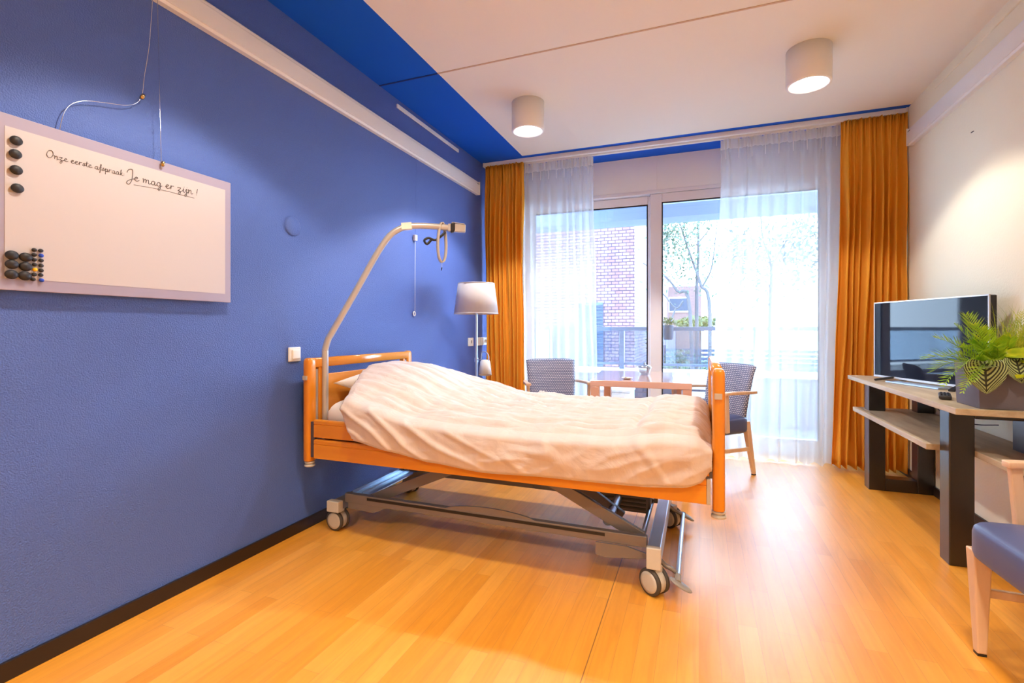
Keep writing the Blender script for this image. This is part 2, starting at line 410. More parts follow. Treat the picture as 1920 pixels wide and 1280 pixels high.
# ------------------------------------------------------------------ room shell
XL, XR, ZC, YB, YF = -2.069, 1.486, 2.805, 4.97, -2.4
def struct(mb, name, m, **k): return tag(mb.build(name, m, **k), kind='structure')
struct(MB().box(XL-.2, XR+.2, YF-.2, YB+.15, -.12, 0), 'floor', M['floor'])
c = MB().box(-1.609, XR+.2, YF-.2, 4.51, ZC, ZC+.15, 0)
c.box(XL-.2, -1.609, YF-.2, 4.51, ZC, ZC+.15, 1).box(XL-.2, XR+.2, 4.51, YB+.15, ZC, ZC+.15, 1)
struct(c, 'ceiling', [M['cream_ceil'], M['ceil_blue']])
struct(MB().box(XL-.2, XL, YF-.2, YB+.3, 0, ZC), 'wall_left', M['wall_blue'])
struct(MB().box(XR, XR+.2, YF-.2, YB+.3, 0, ZC), 'wall_right', M['cream_wall'])
struct(MB().box(XL, XR, YF-.2, YF, 0, ZC), 'wall_front', M['cream_wall'])
WX0, WX1, WZ = -1.80, 1.14, 2.475
w = MB().box(XL, WX0, YB, YB+.15, 0, ZC).box(WX1, XR, YB, YB+.15, 0, ZC).box(WX0, -.386, YB, YB+.15, WZ, ZC).box(-.380, WX1, YB, YB+.15, WZ, ZC).box(-.386, -.380, YB+.006, YB+.15, WZ, ZC)
struct(w, 'wall_back', M['white_paint'])
struct(MB().box(XL, XL+.013, YF, YB, 0, .062), 'baseboard_left', M['baseboard'], bevel=.002)
struct(MB().box(XR-.013, XR, YF, YB, 0, .062), 'baseboard_right', M['baseboard'], bevel=.002)
struct(MB().box(1.16, XR-.013, YB-.013, YB, 0, .062).box(XL+.013, WX0-.01, YB-.013, YB, 0, .062), 'baseboard_back', M['baseboard'], bevel=.002)
# joints between ceiling slabs (slim darker strips)
struct(MB().box(XL, -1.609, 2.85, 2.862, ZC-.003, ZC+.001, 0).box(-1.609, XR, 2.85, 2.862, ZC-.003, ZC+.001, 1), 'trim_1',
       [mat('blue_joint_filler', srgb(8, 34, 110), .8), mat('cream_joint_filler', srgb(206, 176, 148), .8)])

# sliding window
wn = empty('window_1', (0, YB, 0), None, None); tag(wn, kind='structure')
off = (0, YB, 0)
f = MB().box(WX0, WX0+.05, YB-.005, YB+.12, 0, WZ).box(WX1-.05, WX1, YB-.005, YB+.12, 0, WZ).box(WX0+.05, WX1-.05, YB-.005, YB+.12, WZ-.035, WZ).box(WX0+.05, WX1-.05, YB-.005, YB+.12, 0, .05)
f.build('window_frame', M['white_frame'], wn, off, bevel=.004)
def sash(x0, x1, y0, y1, z0, z1, sw, tw, name='sash'):
    m = MB().box(x0, x0+sw, y0, y1, z0, z1).box(x1-sw, x1, y0, y1, z0, z1).box(x0+sw, x1-sw, y0, y1, z1-tw, z1).box(x0+sw, x1-sw, y0, y1, z0, z0+tw*1.1)
    s = m.build(name, M['white_frame'], wn, off, bevel=.005)
    ym = (y0+y1)/2
    MB().box(x0+sw-.004, x1-sw+.004, ym-.003, ym+.003, z0+tw, z1-tw+.004).build('pane', M['glass'], s, None).location = (0, -YB, 0)
    b = .012
    g = MB()
    for q in ((x0+sw, x0+sw+b, z0+tw*1.1, z1-tw), (x1-sw-b, x1-sw, z0+tw*1.1, z1-tw), (x0+sw, x1-sw, z1-tw-b, z1-tw)):
        g.box(q[0], q[1], y0+.004, y0+.014, q[2], q[3])
    g.build('gasket', M['black'], s, None).location = (0, -YB, 0)
    return s
sash(-.448, 1.09, YB+.0, YB+.05, .05, 2.436, .108, .085)
sl = sash(-1.75, -.38, YB+.06, YB+.11, .05, 2.436, .095, .082)
MB().box(-1.715, -1.69, YB+.02, YB+.06, 1.55, 1.72).build('window_handle', M['white_gloss'], wn, off, bevel=.006)

# ------------------------------------------------------------------ wall rails, strips, curtain track
def wall_rail(x, sgn, y0, y1, z0, z1, label):
    t = empty('wall_rail', (x, (y0+y1)/2, z0), label, 'rail', 'white wall rails')
    o = tuple(t.location)
    m = MB()
    prof = [(0, 0), (.028, 0), (.034, .012), (.040, .012), (.040, .098), (.034, .104), (.034, .118), (.026, .126), (0, .126)]
    n = len(prof)
    v = [(x+sgn*a, y, z0+b) for y in (y0, y1) for a, b in prof]
    m.mesh(v, [tuple(range(n)), tuple(range(n, 2*n))] + [(i, (i+1) % n, n+(i+1) % n, n+i) for i in range(n)])
    m.build('rail_body', M['white_gloss'], t, o)
    MB().box(min(x, x+sgn*.044), max(x, x+sgn*.044), y1, y1+.004, z0-.002, z0+.128).build('end_cap', M['white_gloss'], t, o, bevel=.001)
    MB().box(min(x+sgn*.041, x+sgn*.043), max(x+sgn*.041, x+sgn*.043), y1-.06, y1-.02, z0+.095, z0+.099).build('end_clip', M['black'], t, o)
    return t
wall_rail(XL, 1, YF+.01, 4.434, 2.449, 2.575, 'long white rail along the top of the blue wall')
wall_rail(XR, -1, YF+.01, 4.468, 2.484, 2.612, 'long white rail along the top of the cream wall')
tag(MB().box(XL, XL+.012, 3.06, 4.04, 2.738, 2.766).build('wall_strip', M['white_gloss'], bevel=.002), 'short narrow white strip high on the blue wall above the rail', 'strip')
tag(MB().box(XR-.010, XR, YF+.1, 4.10, 2.735, 2.765).build('wall_strip', M['cream_wall'], bevel=.002), 'thin cream strip high on the cream wall above the rail', 'strip')
ct = empty('curtain_track', (-.3, 4.61, ZC), 'long white double curtain track on the ceiling before the window', 'curtain track')
MB().box(-2.04, 1.472, 4.565, 4.60, ZC-.036, ZC).box(-2.04, 1.472, 4.60, 4.635, ZC-.020, ZC).box(-2.04, 1.472, 4.635, 4.67, ZC-.036, ZC).build('track_profile', M['white_gloss'], ct, ct.location, bevel=.003)
MB().box(1.472, 1.484, 4.56, 4.675, ZC-.04, ZC).build('end_cap', M['white_gloss'], ct, ct.location)
MB().box(-2.052, -2.04, 4.56, 4.675, ZC-.04, ZC).build('end_cap', M['white_gloss'], ct, ct.location)
tag(MB().box(XR-.004, XR, 3.61, 3.638, 2.264, 2.268).build('wall_hook', M['cable_dark']), 'tiny dark hook mark on the cream wall', 'hook')

# ------------------------------------------------------------------ curtains
def curtain(name, label, group, x0t, x1t, x0b, x1b, y, ztop, zbot, nf, at, ab, m, band, seed, mb, tk=0.0, cat='curtain', head='head'):
    t = empty(name, ((x0t+x1t)/2, y, 0), label, cat, group)
    o = Vector(t.location)
    nu = nf*16
    def ph(u, w): return u*nf + .55*noise.noise(Vector((u*nf*.45, seed, w*.25))) + .35*noise.noise(Vector((u*nf*1.1, seed+5, w*.5)))
    def fn(u, w, zt=ztop, zb=zbot):
        z = zb + (zt-zb)*w
        q = (z-zbot)/(ztop-zbot)
        k = sm(0.0, 1.0, q)
        xa = x0b + (x0t-x0b)*k; xb = x1b + (x1t-x1b)*k
        p = ph(u, q*3)
        a = ab + (at-ab)*sm(.72, .985, q)
        a *= .75 + .5*noise.noise(Vector((u*nf*.7, seed+9, q*1.5)))
        s = math.sin(2*PI*p)
        yy = a*(s + .22*math.sin(4*PI*p+1.0))
        # fine gathers at the very top
        g = sm(.90, .985, q)
        yy += g*at*.8*math.sin(2*PI*p*2.6+seed)
        xx = xa + (xb-xa)*u + .010*(1-g)*noise.noise(Vector((u*nf*.8, q*4, seed+2)))
        zz = z + .006*math.sin(2*PI*p)*(1-sm(0, .1, q))
        return Vector((xx, y+yy, zz)) - o
    MB().grid(lambda u, w: fn(u, w, ztop-.085 if head else ztop), nu, 46).build('cloth', m, t, solid=tk)
    if head:
        MB().grid(lambda u, w: fn(u, w, ztop, ztop-.085), nu, 6).build('heading_tape', mb, t, solid=tk)
        for k in range(nf):
            u = (k+.4)/nf; p = fn(u, 1, ztop, ztop-.085); q = fn(u, 0, ztop-.16, ztop-.24)
            p.y -= .012; q.y = p.y+.004
            MB().cone((p.x, p.y, p.z-.002), (p.x+(q.x-p.x)*.5, p.y+.002, ztop-.17), .008, .002, 10).build('pinch_pleat', mb, t)
    return t
curtain('curtain', 'orange gathered curtain hanging in the corner beside the blue wall', 'orange curtains', -2.035, -1.625, -2.025, -1.60, 4.58, 2.768, .03, 9, .018, .046, M['orange_curtain'], None, 3, M['orange_curtain'], .003, head=None)
curtain('curtain', 'orange gathered curtain hanging behind the television console', 'orange curtains', 1.055, 1.480, .99, 1.478, 4.58, 2.768, .03, 9, .018, .05, M['orange_curtain'], None, 11, M['orange_curtain'], .003, head=None)
curtain('sheer_curtain', 'narrow sheer white curtain behind the left table chair', 'sheer curtains', -1.66, -.945, -1.64, -.90, 4.66, 2.768, .015, 9, .014, .038, M['sheer'], None, 21, M['sheer_band'], cat='curtain')
curtain('sheer_curtain', 'wide sheer white curtain over the right half of the window', 'sheer curtains', .175, 1.10, .11, 1.07, 4.66, 2.768, .015, 9, .014, .036, M['sheer'], None, 31, M['sheer_band'], cat='curtain')

# ------------------------------------------------------------------ downlights
def downlight(x, y, label, power, group='white ceiling downlights'):
    t = empty('ceiling_downlight', (x, y, ZC), label, 'ceiling lamp', group)
    MB().lathe([(0, 0), (.121, 0), (.121, -.208), (.119, -.213), (.108, -.215), (.105, -.212), (.105, -.2)], seg=48).build('lamp_housing', M['white_paint'], t)
    MB().lathe([(.105, -.212), (.1, -.205), (.085, -.15), (.06, -.11), (.0, -.10)], seg=48).build('reflector', M['reflector'], t)
    MB().ell((0, 0, -.140), .05, .05, .035).build('light_bulb', M['bulb'], t)
    L = bpy.data.lights.new('downlight_light', 'SPOT'); L.energy = power[0]; L.color = power[1]
    L.spot_size = math.radians(118); L.spot_blend = .22; L.shadow_soft_size = .055
    lo = bpy.data.objects.new('downlight_light', L); COL.objects.link(lo); lo.parent = t; lo.location = (0, 0, -.222)
    return t
downlight(-1.193, 3.47, 'smaller-looking white cylinder downlight nearest the blue ceiling strip', DL_FRONT)
downlight(.617, 3.41, 'larger-looking white cylinder downlight on the right of the ceiling', DL_RIGHT)
downlight(-1.193, 1.35, 'white cylinder downlight above the foot of the room left of the camera', DL_MID)
downlight(.617, 1.35, 'unseen white cylinder downlight added as fill above the foreground armchair', DL_MID)  # out of view, added to brighten the near right of the room
downlight(-1.193, -.9, 'unseen white cylinder downlight added as warm fill behind the camera on the blue wall side', DL_BACK_FILL)  # this and the next lamp are unseen, added for warm fill
downlight(.617, -.9, 'unseen white cylinder downlight added as warm fill behind the camera on the cream wall side', DL_BACK_FILL)

# ------------------------------------------------------------------ whiteboard
BX = -2.030
wb = empty('whiteboard', (BX, 1.2, 1.24), 'large white glass board with handwriting hanging on the blue wall', 'whiteboard')
o = tuple(wb.location)
Y0, Y1, Z0, Z1 = .78, 1.668, 1.243, 1.797
MB().box(BX-.008, BX, Y0, Y1, Z0, Z1).build('board_margin', M['board_edge'], wb, o, bevel=.002)
MB().box(BX-.004, BX+.0012, Y0+.093, Y1-.03, Z0+.038, Z1-.04).build('writing_surface', M['board'], wb, o)
for yy in (.95, 1.50):
    MB().box(XL, BX-.008, yy-.02, yy+.02, 1.45, 1.55).build('spacer', M['white_gloss'], wb, o)
G = {  # pen strokes in a unit of x-height; (strokes, advance)
 'O': ([[(.9,2.3),(.5,2.2),(.15,1.5),(.05,.7),(.35,0),(.8,.1),(1.2,.9),(1.25,1.8),(.95,2.35),(.6,2.1)]], 1.45),
 'n': ([[(0,.9),(.12,1),(.1,0),(.2,.6),(.45,1),(.6,.8),(.6,.1),(.75,0),(.95,.25)]], 1.0),
 'm': ([[(0,.9),(.12,1),(.1,0),(.2,.65),(.42,1),(.52,.8),(.5,0),(.6,.65),(.85,1),(.95,.8),(.95,.1),(1.1,0),(1.3,.25)]], 1.35),
 'z': ([[(0,.9),(.3,1),(.6,.9),(.1,.05),(.4,.1),(.55,-.3),(.4,-.9),(.15,-.8),(.3,-.3),(.9,.25)]], .95),
 'e': ([[(0,.4),(.4,.6),(.55,.85),(.35,1.02),(.12,.7),(.12,.25),(.35,0),(.65,.15),(.8,.35)]], .8),
 'r': ([[(.05,.3),(.2,1.05),(.2,.5),(.15,0),(.22,.6),(.45,.98),(.68,.95)]], .78),
 's': ([[(0,.1),(.3,.9),(.35,1.05),(.45,.5),(.35,.05),(.05,.1),(.3,.05),(.65,.25)]], .65),
 't': ([[(.05,.2),(.3,1.7),(.25,.3),(.4,0),(.65,.25)],[(0,1.15),(.65,1.3)]], .65),
 'a': ([[(.65,.9),(.4,1),(.1,.7),(.08,.2),(.3,0),(.55,.35),(.65,.9),(.62,.2),(.75,0),(.95,.25)]], .95),
 'f': ([[(0,.2),(.3,.9),(.5,1.8),(.35,2.0),(.3,1.2),(.22,-.6),(.12,-.9),(.2,-.2),(.5,.3)],[(.05,.85),(.6,1.0)]], .6),
 'p': ([[(0,.4),(.2,1),(.12,-1.0),(.2,.5),(.5,1),(.65,.6),(.5,.1),(.25,.1),(.6,.05),(.85,.25)]], .85),
 'k': ([[(.05,.2),(.35,1.9),(.2,1.6),(.12,0),(.25,.7),(.55,.95),(.3,.5),(.55,.05),(.8,.15)]], .85),
 ':': ([[(.1,.1),(.14,.14)],[(.12,.7),(.16,.74)]], .4),
 'J': ([[(.1,1.6),(.3,2.3),(.7,2.7),(.95,2.5),(.95,1.2),(.8,-.2),(.45,-1.2),(.1,-1.15),(.1,-.7),(.5,-.1),(1.2,.45)]], 1.2),
 'g': ([[(.6,.85),(.35,1.02),(.08,.7),(.1,.15),(.32,.0),(.55,.35),(.62,.98),(.6,.3),(.6,-.5),(.4,-1.1),(.2,-.8),(.5,-.2),(.9,.3)]], .95),
 'i': ([[(.0,.3),(.2,1),(.18,.15),(.35,0),(.5,.2)],[(.25,1.4),(.28,1.45)]], .5),
 'j': ([[(.0,.3),(.25,1),(.2,-.6),(.0,-1.1),(-.12,-.8),(.15,-.3),(.5,.25)],[(.3,1.4),(.33,1.45)]], .5),
 '!': ([[(.3,1.8),(.15,.5)],[(.1,.05),(.13,.1)]], .4), ' ': ([], .55)}
def write(mb, text, y, z, hgt, width, slope, r):
    tot = sum(G[c][1] for c in text); k = width/tot; x = 0
    for ch in text:
        for st in G[ch][0]:
            pts = [Vector((BX+.0022, y+(x+px)*k, z+slope*(x+px)*k+py*hgt)) for px, py in st]
            pts = catmull(pts, 5) if len(pts) > 2 else pts
            mb.tube(pts, r, 5)
        x += G[ch][1]
tx = MB()
write(tx, 'Onze eerste afspraak:', .978, 1.693, .0105, .240, .02, .0008)
write(tx, 'Je mag er zijn !', 1.222, 1.690, .0150, .285, .03, .0012)
tx.tube(catmull([(BX+.0022, 1.248, 1.674), (BX+.0022, 1.33, 1.681), (BX+.0022, 1.42, 1.683), (BX+.0022, 1.49, 1.683)], 6), .0006, 5)
tag(tx.build('handwriting', M['ink'], wb, o), 'grey handwriting')

def magnet(y, z, ry, rz, rx, m, label, group):
    g = MB().ell((0, 0, 0), rx, ry, rz, 18).build('magnet', m); g.location = (BX+.0012+rx*.75, y, z)
    tag(g, label, 'magnet', group)
nm = ['topmost', 'second from the top', 'third from the top', 'lowest']
for i, (y, z) in enumerate([(.898,1.717),(.896,1.674),(.898,1.624),(.901,1.567)]):
    magnet(y, z, .0165, .0150, .009, M['mag_black'], 'black pebble magnet in upper left column of whiteboard, ' + nm[i], 'upper black magnets')
n3 = ['top', 'middle', 'bottom']
for cx, yy in (('left', [(.887,1.353),(.887,1.324),(.886,1.292)]), ('right', [(.921,1.351),(.921,1.321),(.919,1.291)])):
    for i, (y, z) in enumerate(yy):
        magnet(y, z, .0172, .0148, .010, M['mag_black'], 'big black pebble magnet in low %s column, %s one' % (cx, n3[i]), 'large black magnets low on the board')
ordn = ['first', 'second', 'third', 'fourth', 'fifth', 'sixth', 'seventh']
for cx, yy in (('left', [(.944,1.378),(.944,1.362),(.944,1.346),(.945,1.330),(.946,1.314),(.944,1.298),(.941,1.282)]), ('right', [(.961,1.378),(.962,1.362),(.962,1.346),(.962,1.329),(.962,1.313),(.961,1.298),(.963,1.281)])):
    for i, (y, z) in enumerate(yy):
        colr = 'yellow' if (cx == 'left' and i == 4) else 'blue' if (cx == 'right' and i in (1, 6)) else 'black'
        magnet(y, z, .0070, .0062, .006, M['mag_'+colr], 'small %s magnet, %s from top in small %s column' % (colr, ordn[i], cx), 'small magnets low on the board')
# wires with clips
t = empty('hanging_wire', (XL+.04, 1.34, 2.44), 'straight steel wire from rail down to clip on the whiteboard edge', 'wire')
MB().tube([(XL+.042, 1.335, 2.45), (BX+.004, 1.350, 1.79), (BX+.004, 1.352, 1.765)], .0011, 6).build('wire', M['chrome'], t, t.location)
MB().lathe([(0, -.010), (.007, -.010), (.008, 0), (.006, .010), (0, .012)], (BX+.010, 1.352, 1.786), (.3, .2, 1), 14).build('clip', M['brass'], t, t.location)
t = empty('hanging_wire', (XL+.03, 1.30, 2.45), 'loose steel wire with clip curving down behind the whiteboard', 'wire')
MB().tube(catmull([(XL+.042, 1.318, 2.45), (XL+.03, 1.312, 2.25), (XL+.02, 1.300, 2.12), (XL+.018, 1.292, 2.04), (XL+.018, 1.27, 2.0), (XL+.018, 1.23, 1.975), (XL+.018, 1.16, 1.955), (XL+.018, 1.09, 1.93), (XL+.018, 1.045, 1.885), (XL+.018, 1.025, 1.80), (XL+.018, 1.02, 1.70)], 6), .0013, 6).build('wire', M['chrome'], t, t.location)
MB().lathe([(0, -.010), (.007, -.010), (.008, 0), (.006, .010), (0, .012)], (XL+.022, 1.292, 2.035), (.2, .4, 1), 14).build('clip', M['brass'], t, t.location)

# wall cap, switch, sockets, nurse cord
tag(MB().lathe([(0, .012), (.046, .012), (.052, .008), (.053, 0)], (XL, 2.075, 1.679), (1, 0, 0), 40).build('wall_disc', M['wall_blue']), 'round blue painted cap on the blue wall right of the whiteboard', 'cap')
t = empty('light_switch', (XL, 2.086, .983), 'white light switch on the blue wall beside the headboard', 'light switch')
MB().box(XL, XL+.010, 2.044, 2.128, .944, 1.022).build('switch_plate', M['white_gloss'], t, t.location, bevel=.004)
MB().box(XL+.010, XL+.017, 2.064, 2.118, .958, 1.008).build('rocker', M['white_paint'], t, t.location, bevel=.003)
def socket(y0, y1, label, hole=True):
    t = empty('power_socket', (XL, (y0+y1)/2, .99), label, 'socket', 'wall sockets by the floor lamp')
    MB().box(XL, XL+.011, y0, y1, .957, 1.037).build('cover_plate', M['white_gloss'], t, t.location, bevel=.003)
    if hole:
        MB().lathe([(.026, .0), (.026, .003), (.02, .003), (.018, -.004), (0, -.004)], (XL+.012, (y0+y1)/2, .997), (1, 0, 0), 24).build('socket_ring', M['white_paint'], t, t.location)
        MB().box(XL+.012, XL+.0135, (y0+y1)/2+.004, (y0+y1)/2+.014, .982, 1.012).build('socket_opening', M['black'], t, t.location)
    return t
socket(4.245, 4.352, 'white socket with dark opening left of the floor lamp pole')
socket(4.43, 4.515, 'blank white wall plate right behind the floor lamp pole', False)
t = socket(4.535, 4.70, 'white socket with plugged cord next to the orange curtain', False)
MB().cone((XL+.011, 4.63, 1.0), (XL+.035, 4.63, .995), .018, .014).build('plug', M['white_gloss'], t, t.location)
t = empty('pull_cord', (XL+.01, 3.30, 2.44), 'thin white pull cord hanging down the blue wall beside the lifting pole', 'cord')
MB().tube([(XL+.012, 3.312, 2.46), (XL+.012, 3.298, 1.84)], .0010, 6).build('cord', M['wall_blue'], t, t.location)
MB().tube([(XL+.012, 3.297, 1.82), (XL+.012, 3.292, 1.25)], .0018, 6).build('cord', M['cable_white'], t, t.location)
MB().box(XL+.002, XL+.024, 3.280, 3.312, 1.805, 1.850).build('toggle', M['white_gloss'], t, t.location, bevel=.004)
MB().lathe([(.012, 0), (.02, .002), (.02, .006), (.012, .008), (.012, 0)], (XL+.004, 3.29, 1.24), (1, 0, 0), 20).build('ring', M['cable_white'], t, t.location)

# ------------------------------------------------------------------ hospital bed
BY0, BY1 = 2.085, 3.105
XH, XF = -1.985, .072
bed = empty('hospital_bed', ((XH+XF)/2, 2.6, 0), 'adjustable hospital bed with orange wooden frame on grey castors', 'bed')
o = tuple(bed.location)
def bpart(mb, name, m, parent=None, lab=None, **k):
    x = mb.build(name, m, parent or bed, o, **k)
    if lab: x['label'] = lab
    return x
for name, xx, sg in (('headboard', XH, 1), ('footboard', XF, -1)):
    hb = bpart(MB().box(xx-.011, xx+.011, BY0+.10, BY1-.10, .56, .868), name, M['bed_panel'], bevel=.004)
    def rl(u, w, xx=xx):
        pass
    # top rail with rounded section
    m = MB(); n = 12; ring = [(math.cos(2*PI*i/n), math.sin(2*PI*i/n)) for i in range(n)]
    pr = []
    for yy in (BY0+.058, BY1-.03):
        for a, b in ring:
            aa = math.copysign(abs(a)**.45, a)*.021; bb = math.copysign(abs(b)**.45, b)*.027
            pr.append((xx+aa, yy, .935+bb))
    m.mesh(pr, [tuple(range(n)), tuple(range(n, 2*n))] + [(i, (i+1) % n, n+(i+1) % n, n+i) for i in range(n)], True)
    hb2 = m.build('top_rail', M['bed_panel'], bed, o)
    for side in (0, 1):
        yc = BY0+.030 if side == 0 else BY1-.030
        v = []
        n = 16
        lv = [(.405, .92), (.41, 1), (.50, 1), (.93, 1), (.948, .97), (.958, .85), (.963, .6)]
        m = MB(); pts = []
        for z, k in lv:
            for i in range(n):
                a = 2*PI*i/n; ca = math.copysign(abs(math.cos(a))**.6, math.cos(a)); sa = math.copysign(abs(math.sin(a))**.6, math.sin(a))
                pts.append((xx+ca*.0235*k, yc+sa*.031*k, z))
        fs = [(j*n+i, j*n+(i+1) % n, (j+1)*n+(i+1) % n, (j+1)*n+i) for j in range(len(lv)-1) for i in range(n)]
        fs += [tuple(range(n)), tuple(range((len(lv)-1)*n, len(lv)*n))]
        m.mesh(pts, fs, True)
        post = m.build('post', M['bed_wood_v'], bed, o)
        MB().lathe([(.019, 0), (.028, .004), (.028, .012), (.019, .015), (.019, .019), (.026, .021), (.026, .028), (.018, .030)], (xx, yc, .372), seg=24).build('bumper_wheel', M['bed_plastic'], post)
        children(post)[0].location = (-o[0], -o[1], -o[2])
        s1 = 1 if side == 0 else -1
        q = MB().box(xx-.012, xx+.012, min(yc+s1*.032, yc+s1*.036), max(yc+s1*.032, yc+s1*.036), .50, .90)
        q.box(xx-.010, xx+.010, min(yc+s1*.036, yc+s1*.052), max(yc+s1*.036, yc+s1*.052), .56, .90)
        bpart(q, 'guide_track', M['pole'])
        ib = MB().box(xx-.016, xx+.016, min(yc+s1*.054, yc+s1*.078), max(yc+s1*.054, yc+s1*.078), .56, .91)
        bpart(ib, 'inner_upright', M['bed_wood_v'], bevel=.003)
        yo = yc-.033 if side == 0 else yc+.033
        bpart(MB().box(xx-.016, xx+.012, yo-.004, yo+.004, .845, .868), 'latch', M['bed_plastic'], bevel=.001)
for yc in (BY0+.022, BY1-.022):
    for z0, z1, x0, x1 in ((.538, .632, XH+.045, XF-.035), (.425, .527, XH+.045, XF-.045)):
        m = MB(); prof = [(-.012, 0), (.012, 0), (.012, 1), (-.008, 1), (-.012, .93), (-.012, .76), (-.008, .74), (-.012, .72)]
        sg = 1 if yc < 2.6 else -1
        n = len(prof); v = [(x, yc+sg*a, z0+(z1-z0)*b) for x in (x0, x1) for a, b in prof]
        m.mesh(v, [tuple(range(n)), tuple(range(n, 2*n))] + [(i, (i+1) % n, n+(i+1) % n, n+i) for i in range(n)])
        bpart(m, 'side_rail', M['bed_wood'], bevel=.002)
    bpart(MB().box(XF-.045, XF-.030, yc-.014, yc+.014, .425, .527), 'rail_end_cap', M['bed_plastic'], bevel=.003)
    bpart(MB().box(XH+.022, XH+.05, yc-.009, yc+.009, .43, .62), 'rail_bracket', M['bed_metal_dark'])
    bpart(MB().box(XF-.05, XF-.022, yc-.009, yc+.009, .53, .56), 'rail_bracket', M['bed_metal_dark'])
# mattress platform and under-frame
bpart(MB().box(XH+.06, XF-.06, 2.16, 3.03, .515, .54), 'mattress_platform', M['bed_metal_dark'])
q = MB()
for yy in (2.20, 2.97): q.box(XH+.08, XF-.06, yy, yy+.035, .452, .50)
for xx in (XH+.08, -1.2, -.6, XF-.10): q.box(xx, xx+.04, 2.235, 2.97, .455, .50)
bpart(q, 'upper_frame', M['bed_metal_dark'], bevel=.003)
for yy in (2.235, 2.83):
    q = MB().box(-1.85, -.215, yy, yy+.032, .155, .205)
    # dark groove along the rail
    r_ = bpart(q, 'base_rail', M['bed_metal'], bevel=.003)
    MB().box(-1.70, -.40, yy-.002, yy+.001, .182, .196).build('rail_groove', M['black'], r_).location = (-o[0], -o[1], -o[2])
# lens-shaped shield on the near rail
m = MB(); n = 20; pts = []
for yy in (2.236, 2.246):
    for i in range(n+1):
        t_ = i/n; pts.append((-1.215+.48*t_, yy, .203+.030*math.sin(PI*t_)**.6))
m.mesh(pts, [tuple(range(n+1)), tuple(range(n+1, 2*n+2))] + [(i, i+1, n+2+i, n+1+i) for i in range(n)])
bpart(m, 'cable_guard', M['bed_metal'])
bpart(MB().box(-1.905, -1.855, 2.20, 2.93, .118, .172), 'head_crossbar', M['bed_metal'], bevel=.004)
bpart(MB().box(-.205, -.150, 2.145, 2.945, .125, .205), 'foot_crossbar', M['alu'], bevel=.004)
bpart(MB().box(-.207, -.148, 2.120, 2.150, .118, .208), 'crossbar_end_cap', M['bed_plastic'], bevel=.004)
bpart(MB().box(-.207, -.148, 2.944, 2.965, .118, .208), 'crossbar_end_cap', M['bed_plastic'], bevel=.004)
bpart(MB().box(-1.92, -1.84, 2.17, 2.21, .115, .175), 'crossbar_end_cap', M['bed_plastic'], bevel=.004)
q = MB().prism([(-1.85, 2.30), (-1.74, 2.30), (-1.74, 2.82), (-1.85, 2.82)], .176, .182)
q.box(-1.80, -1.795, 2.32, 2.80, .182, .192).box(-1.85, -1.846, 2.30, 2.82, .182, .20)
bpart(q, 'metal_tray', M['alu'])
# scissor arms
for yy in (2.31, 2.78):
    bpart(MB().bar((-1.80, yy, .13), (-1.02, yy, .47), .026, .055), 'lifting_arm', M['bed_metal'], bevel=.003)
    bpart(MB().bar((-.24, yy, .17), (-.86, yy, .47), .026, .055), 'lifting_arm', M['bed_metal'], bevel=.003)
bpart(MB().bar((-1.52, 2.50, .46), (-1.42, 2.50, .30), .03, .05).bar((-1.62, 2.74, .47), (-1.45, 2.62, .29), .03, .05), 'lifting_arm', M['bed_metal_dark'], bevel=.003)
bpart(MB().bar((-.36, 2.50, .18), (-.80, 2.50, .46), .028, .055).bar((-.55, 2.40, .43), (-.80, 2.40, .33), .02, .05), 'actuator_arm', M['bed_metal_dark'], bevel=.003)
bpart(MB().cone((-.405, 2.33, .215), (-.405, 2.78, .215), .022, .022, 20), 'cross_tube', M['alu'])
bpart(MB().cone((-1.10, 2.33, .44), (-1.10, 2.78, .44), .018, .018, 20), 'cross_tube', M['alu'])
bpart(MB().cone((-.245, 2.26, .165), (-.245, 2.83, .165), .012, .012, 16), 'cross_tube', M['alu'])
mo = bpart(MB().box(-.58, -.24, 2.66, 2.80, .150, .245), 'motor_box', M['bed_metal_dark'], bevel=.01)
q = MB()
for k in range(3): q.box(-.56, -.26, 2.655, 2.661, .170+k*.022, .180+k*.022)
q.build('cooling_groove', M['black'], mo).location = (-o[0], -o[1], -o[2])
bpart(MB().lathe([(0, -.012), (.022, -.012), (.024, 0), (.022, .012), (0, .012)], (-.66, 2.38, .395), (0, 1, 0), 20), 'pivot_roller', M['bed_metal_dark'])
# tapered bracket plates
m = MB()
def plate(poly, y0, y1, mm):
    n = len(poly); v = [(x, y0, z) for x, z in poly]+[(x, y1, z) for x, z in poly]
    mm.mesh(v, [tuple(range(n)), tuple(range(n, 2*n))] + [(i, (i+1) % n, n+(i+1) % n, n+i) for i in range(n)])
plate([(-.44, .155), (-.44, .100), (-.40, .092), (-.21, .115), (-.21, .135), (-.30, .155)], 2.222, 2.232, m)
bpart(m, 'bracket_plate', M['bed_metal'])
m = MB(); plate([(-1.83, .155), (-1.83, .125), (-1.66, .118), (-1.62, .135), (-1.58, .155)], 2.238, 2.262, m)
bpart(m, 'bracket_plate', M['bed_metal'])
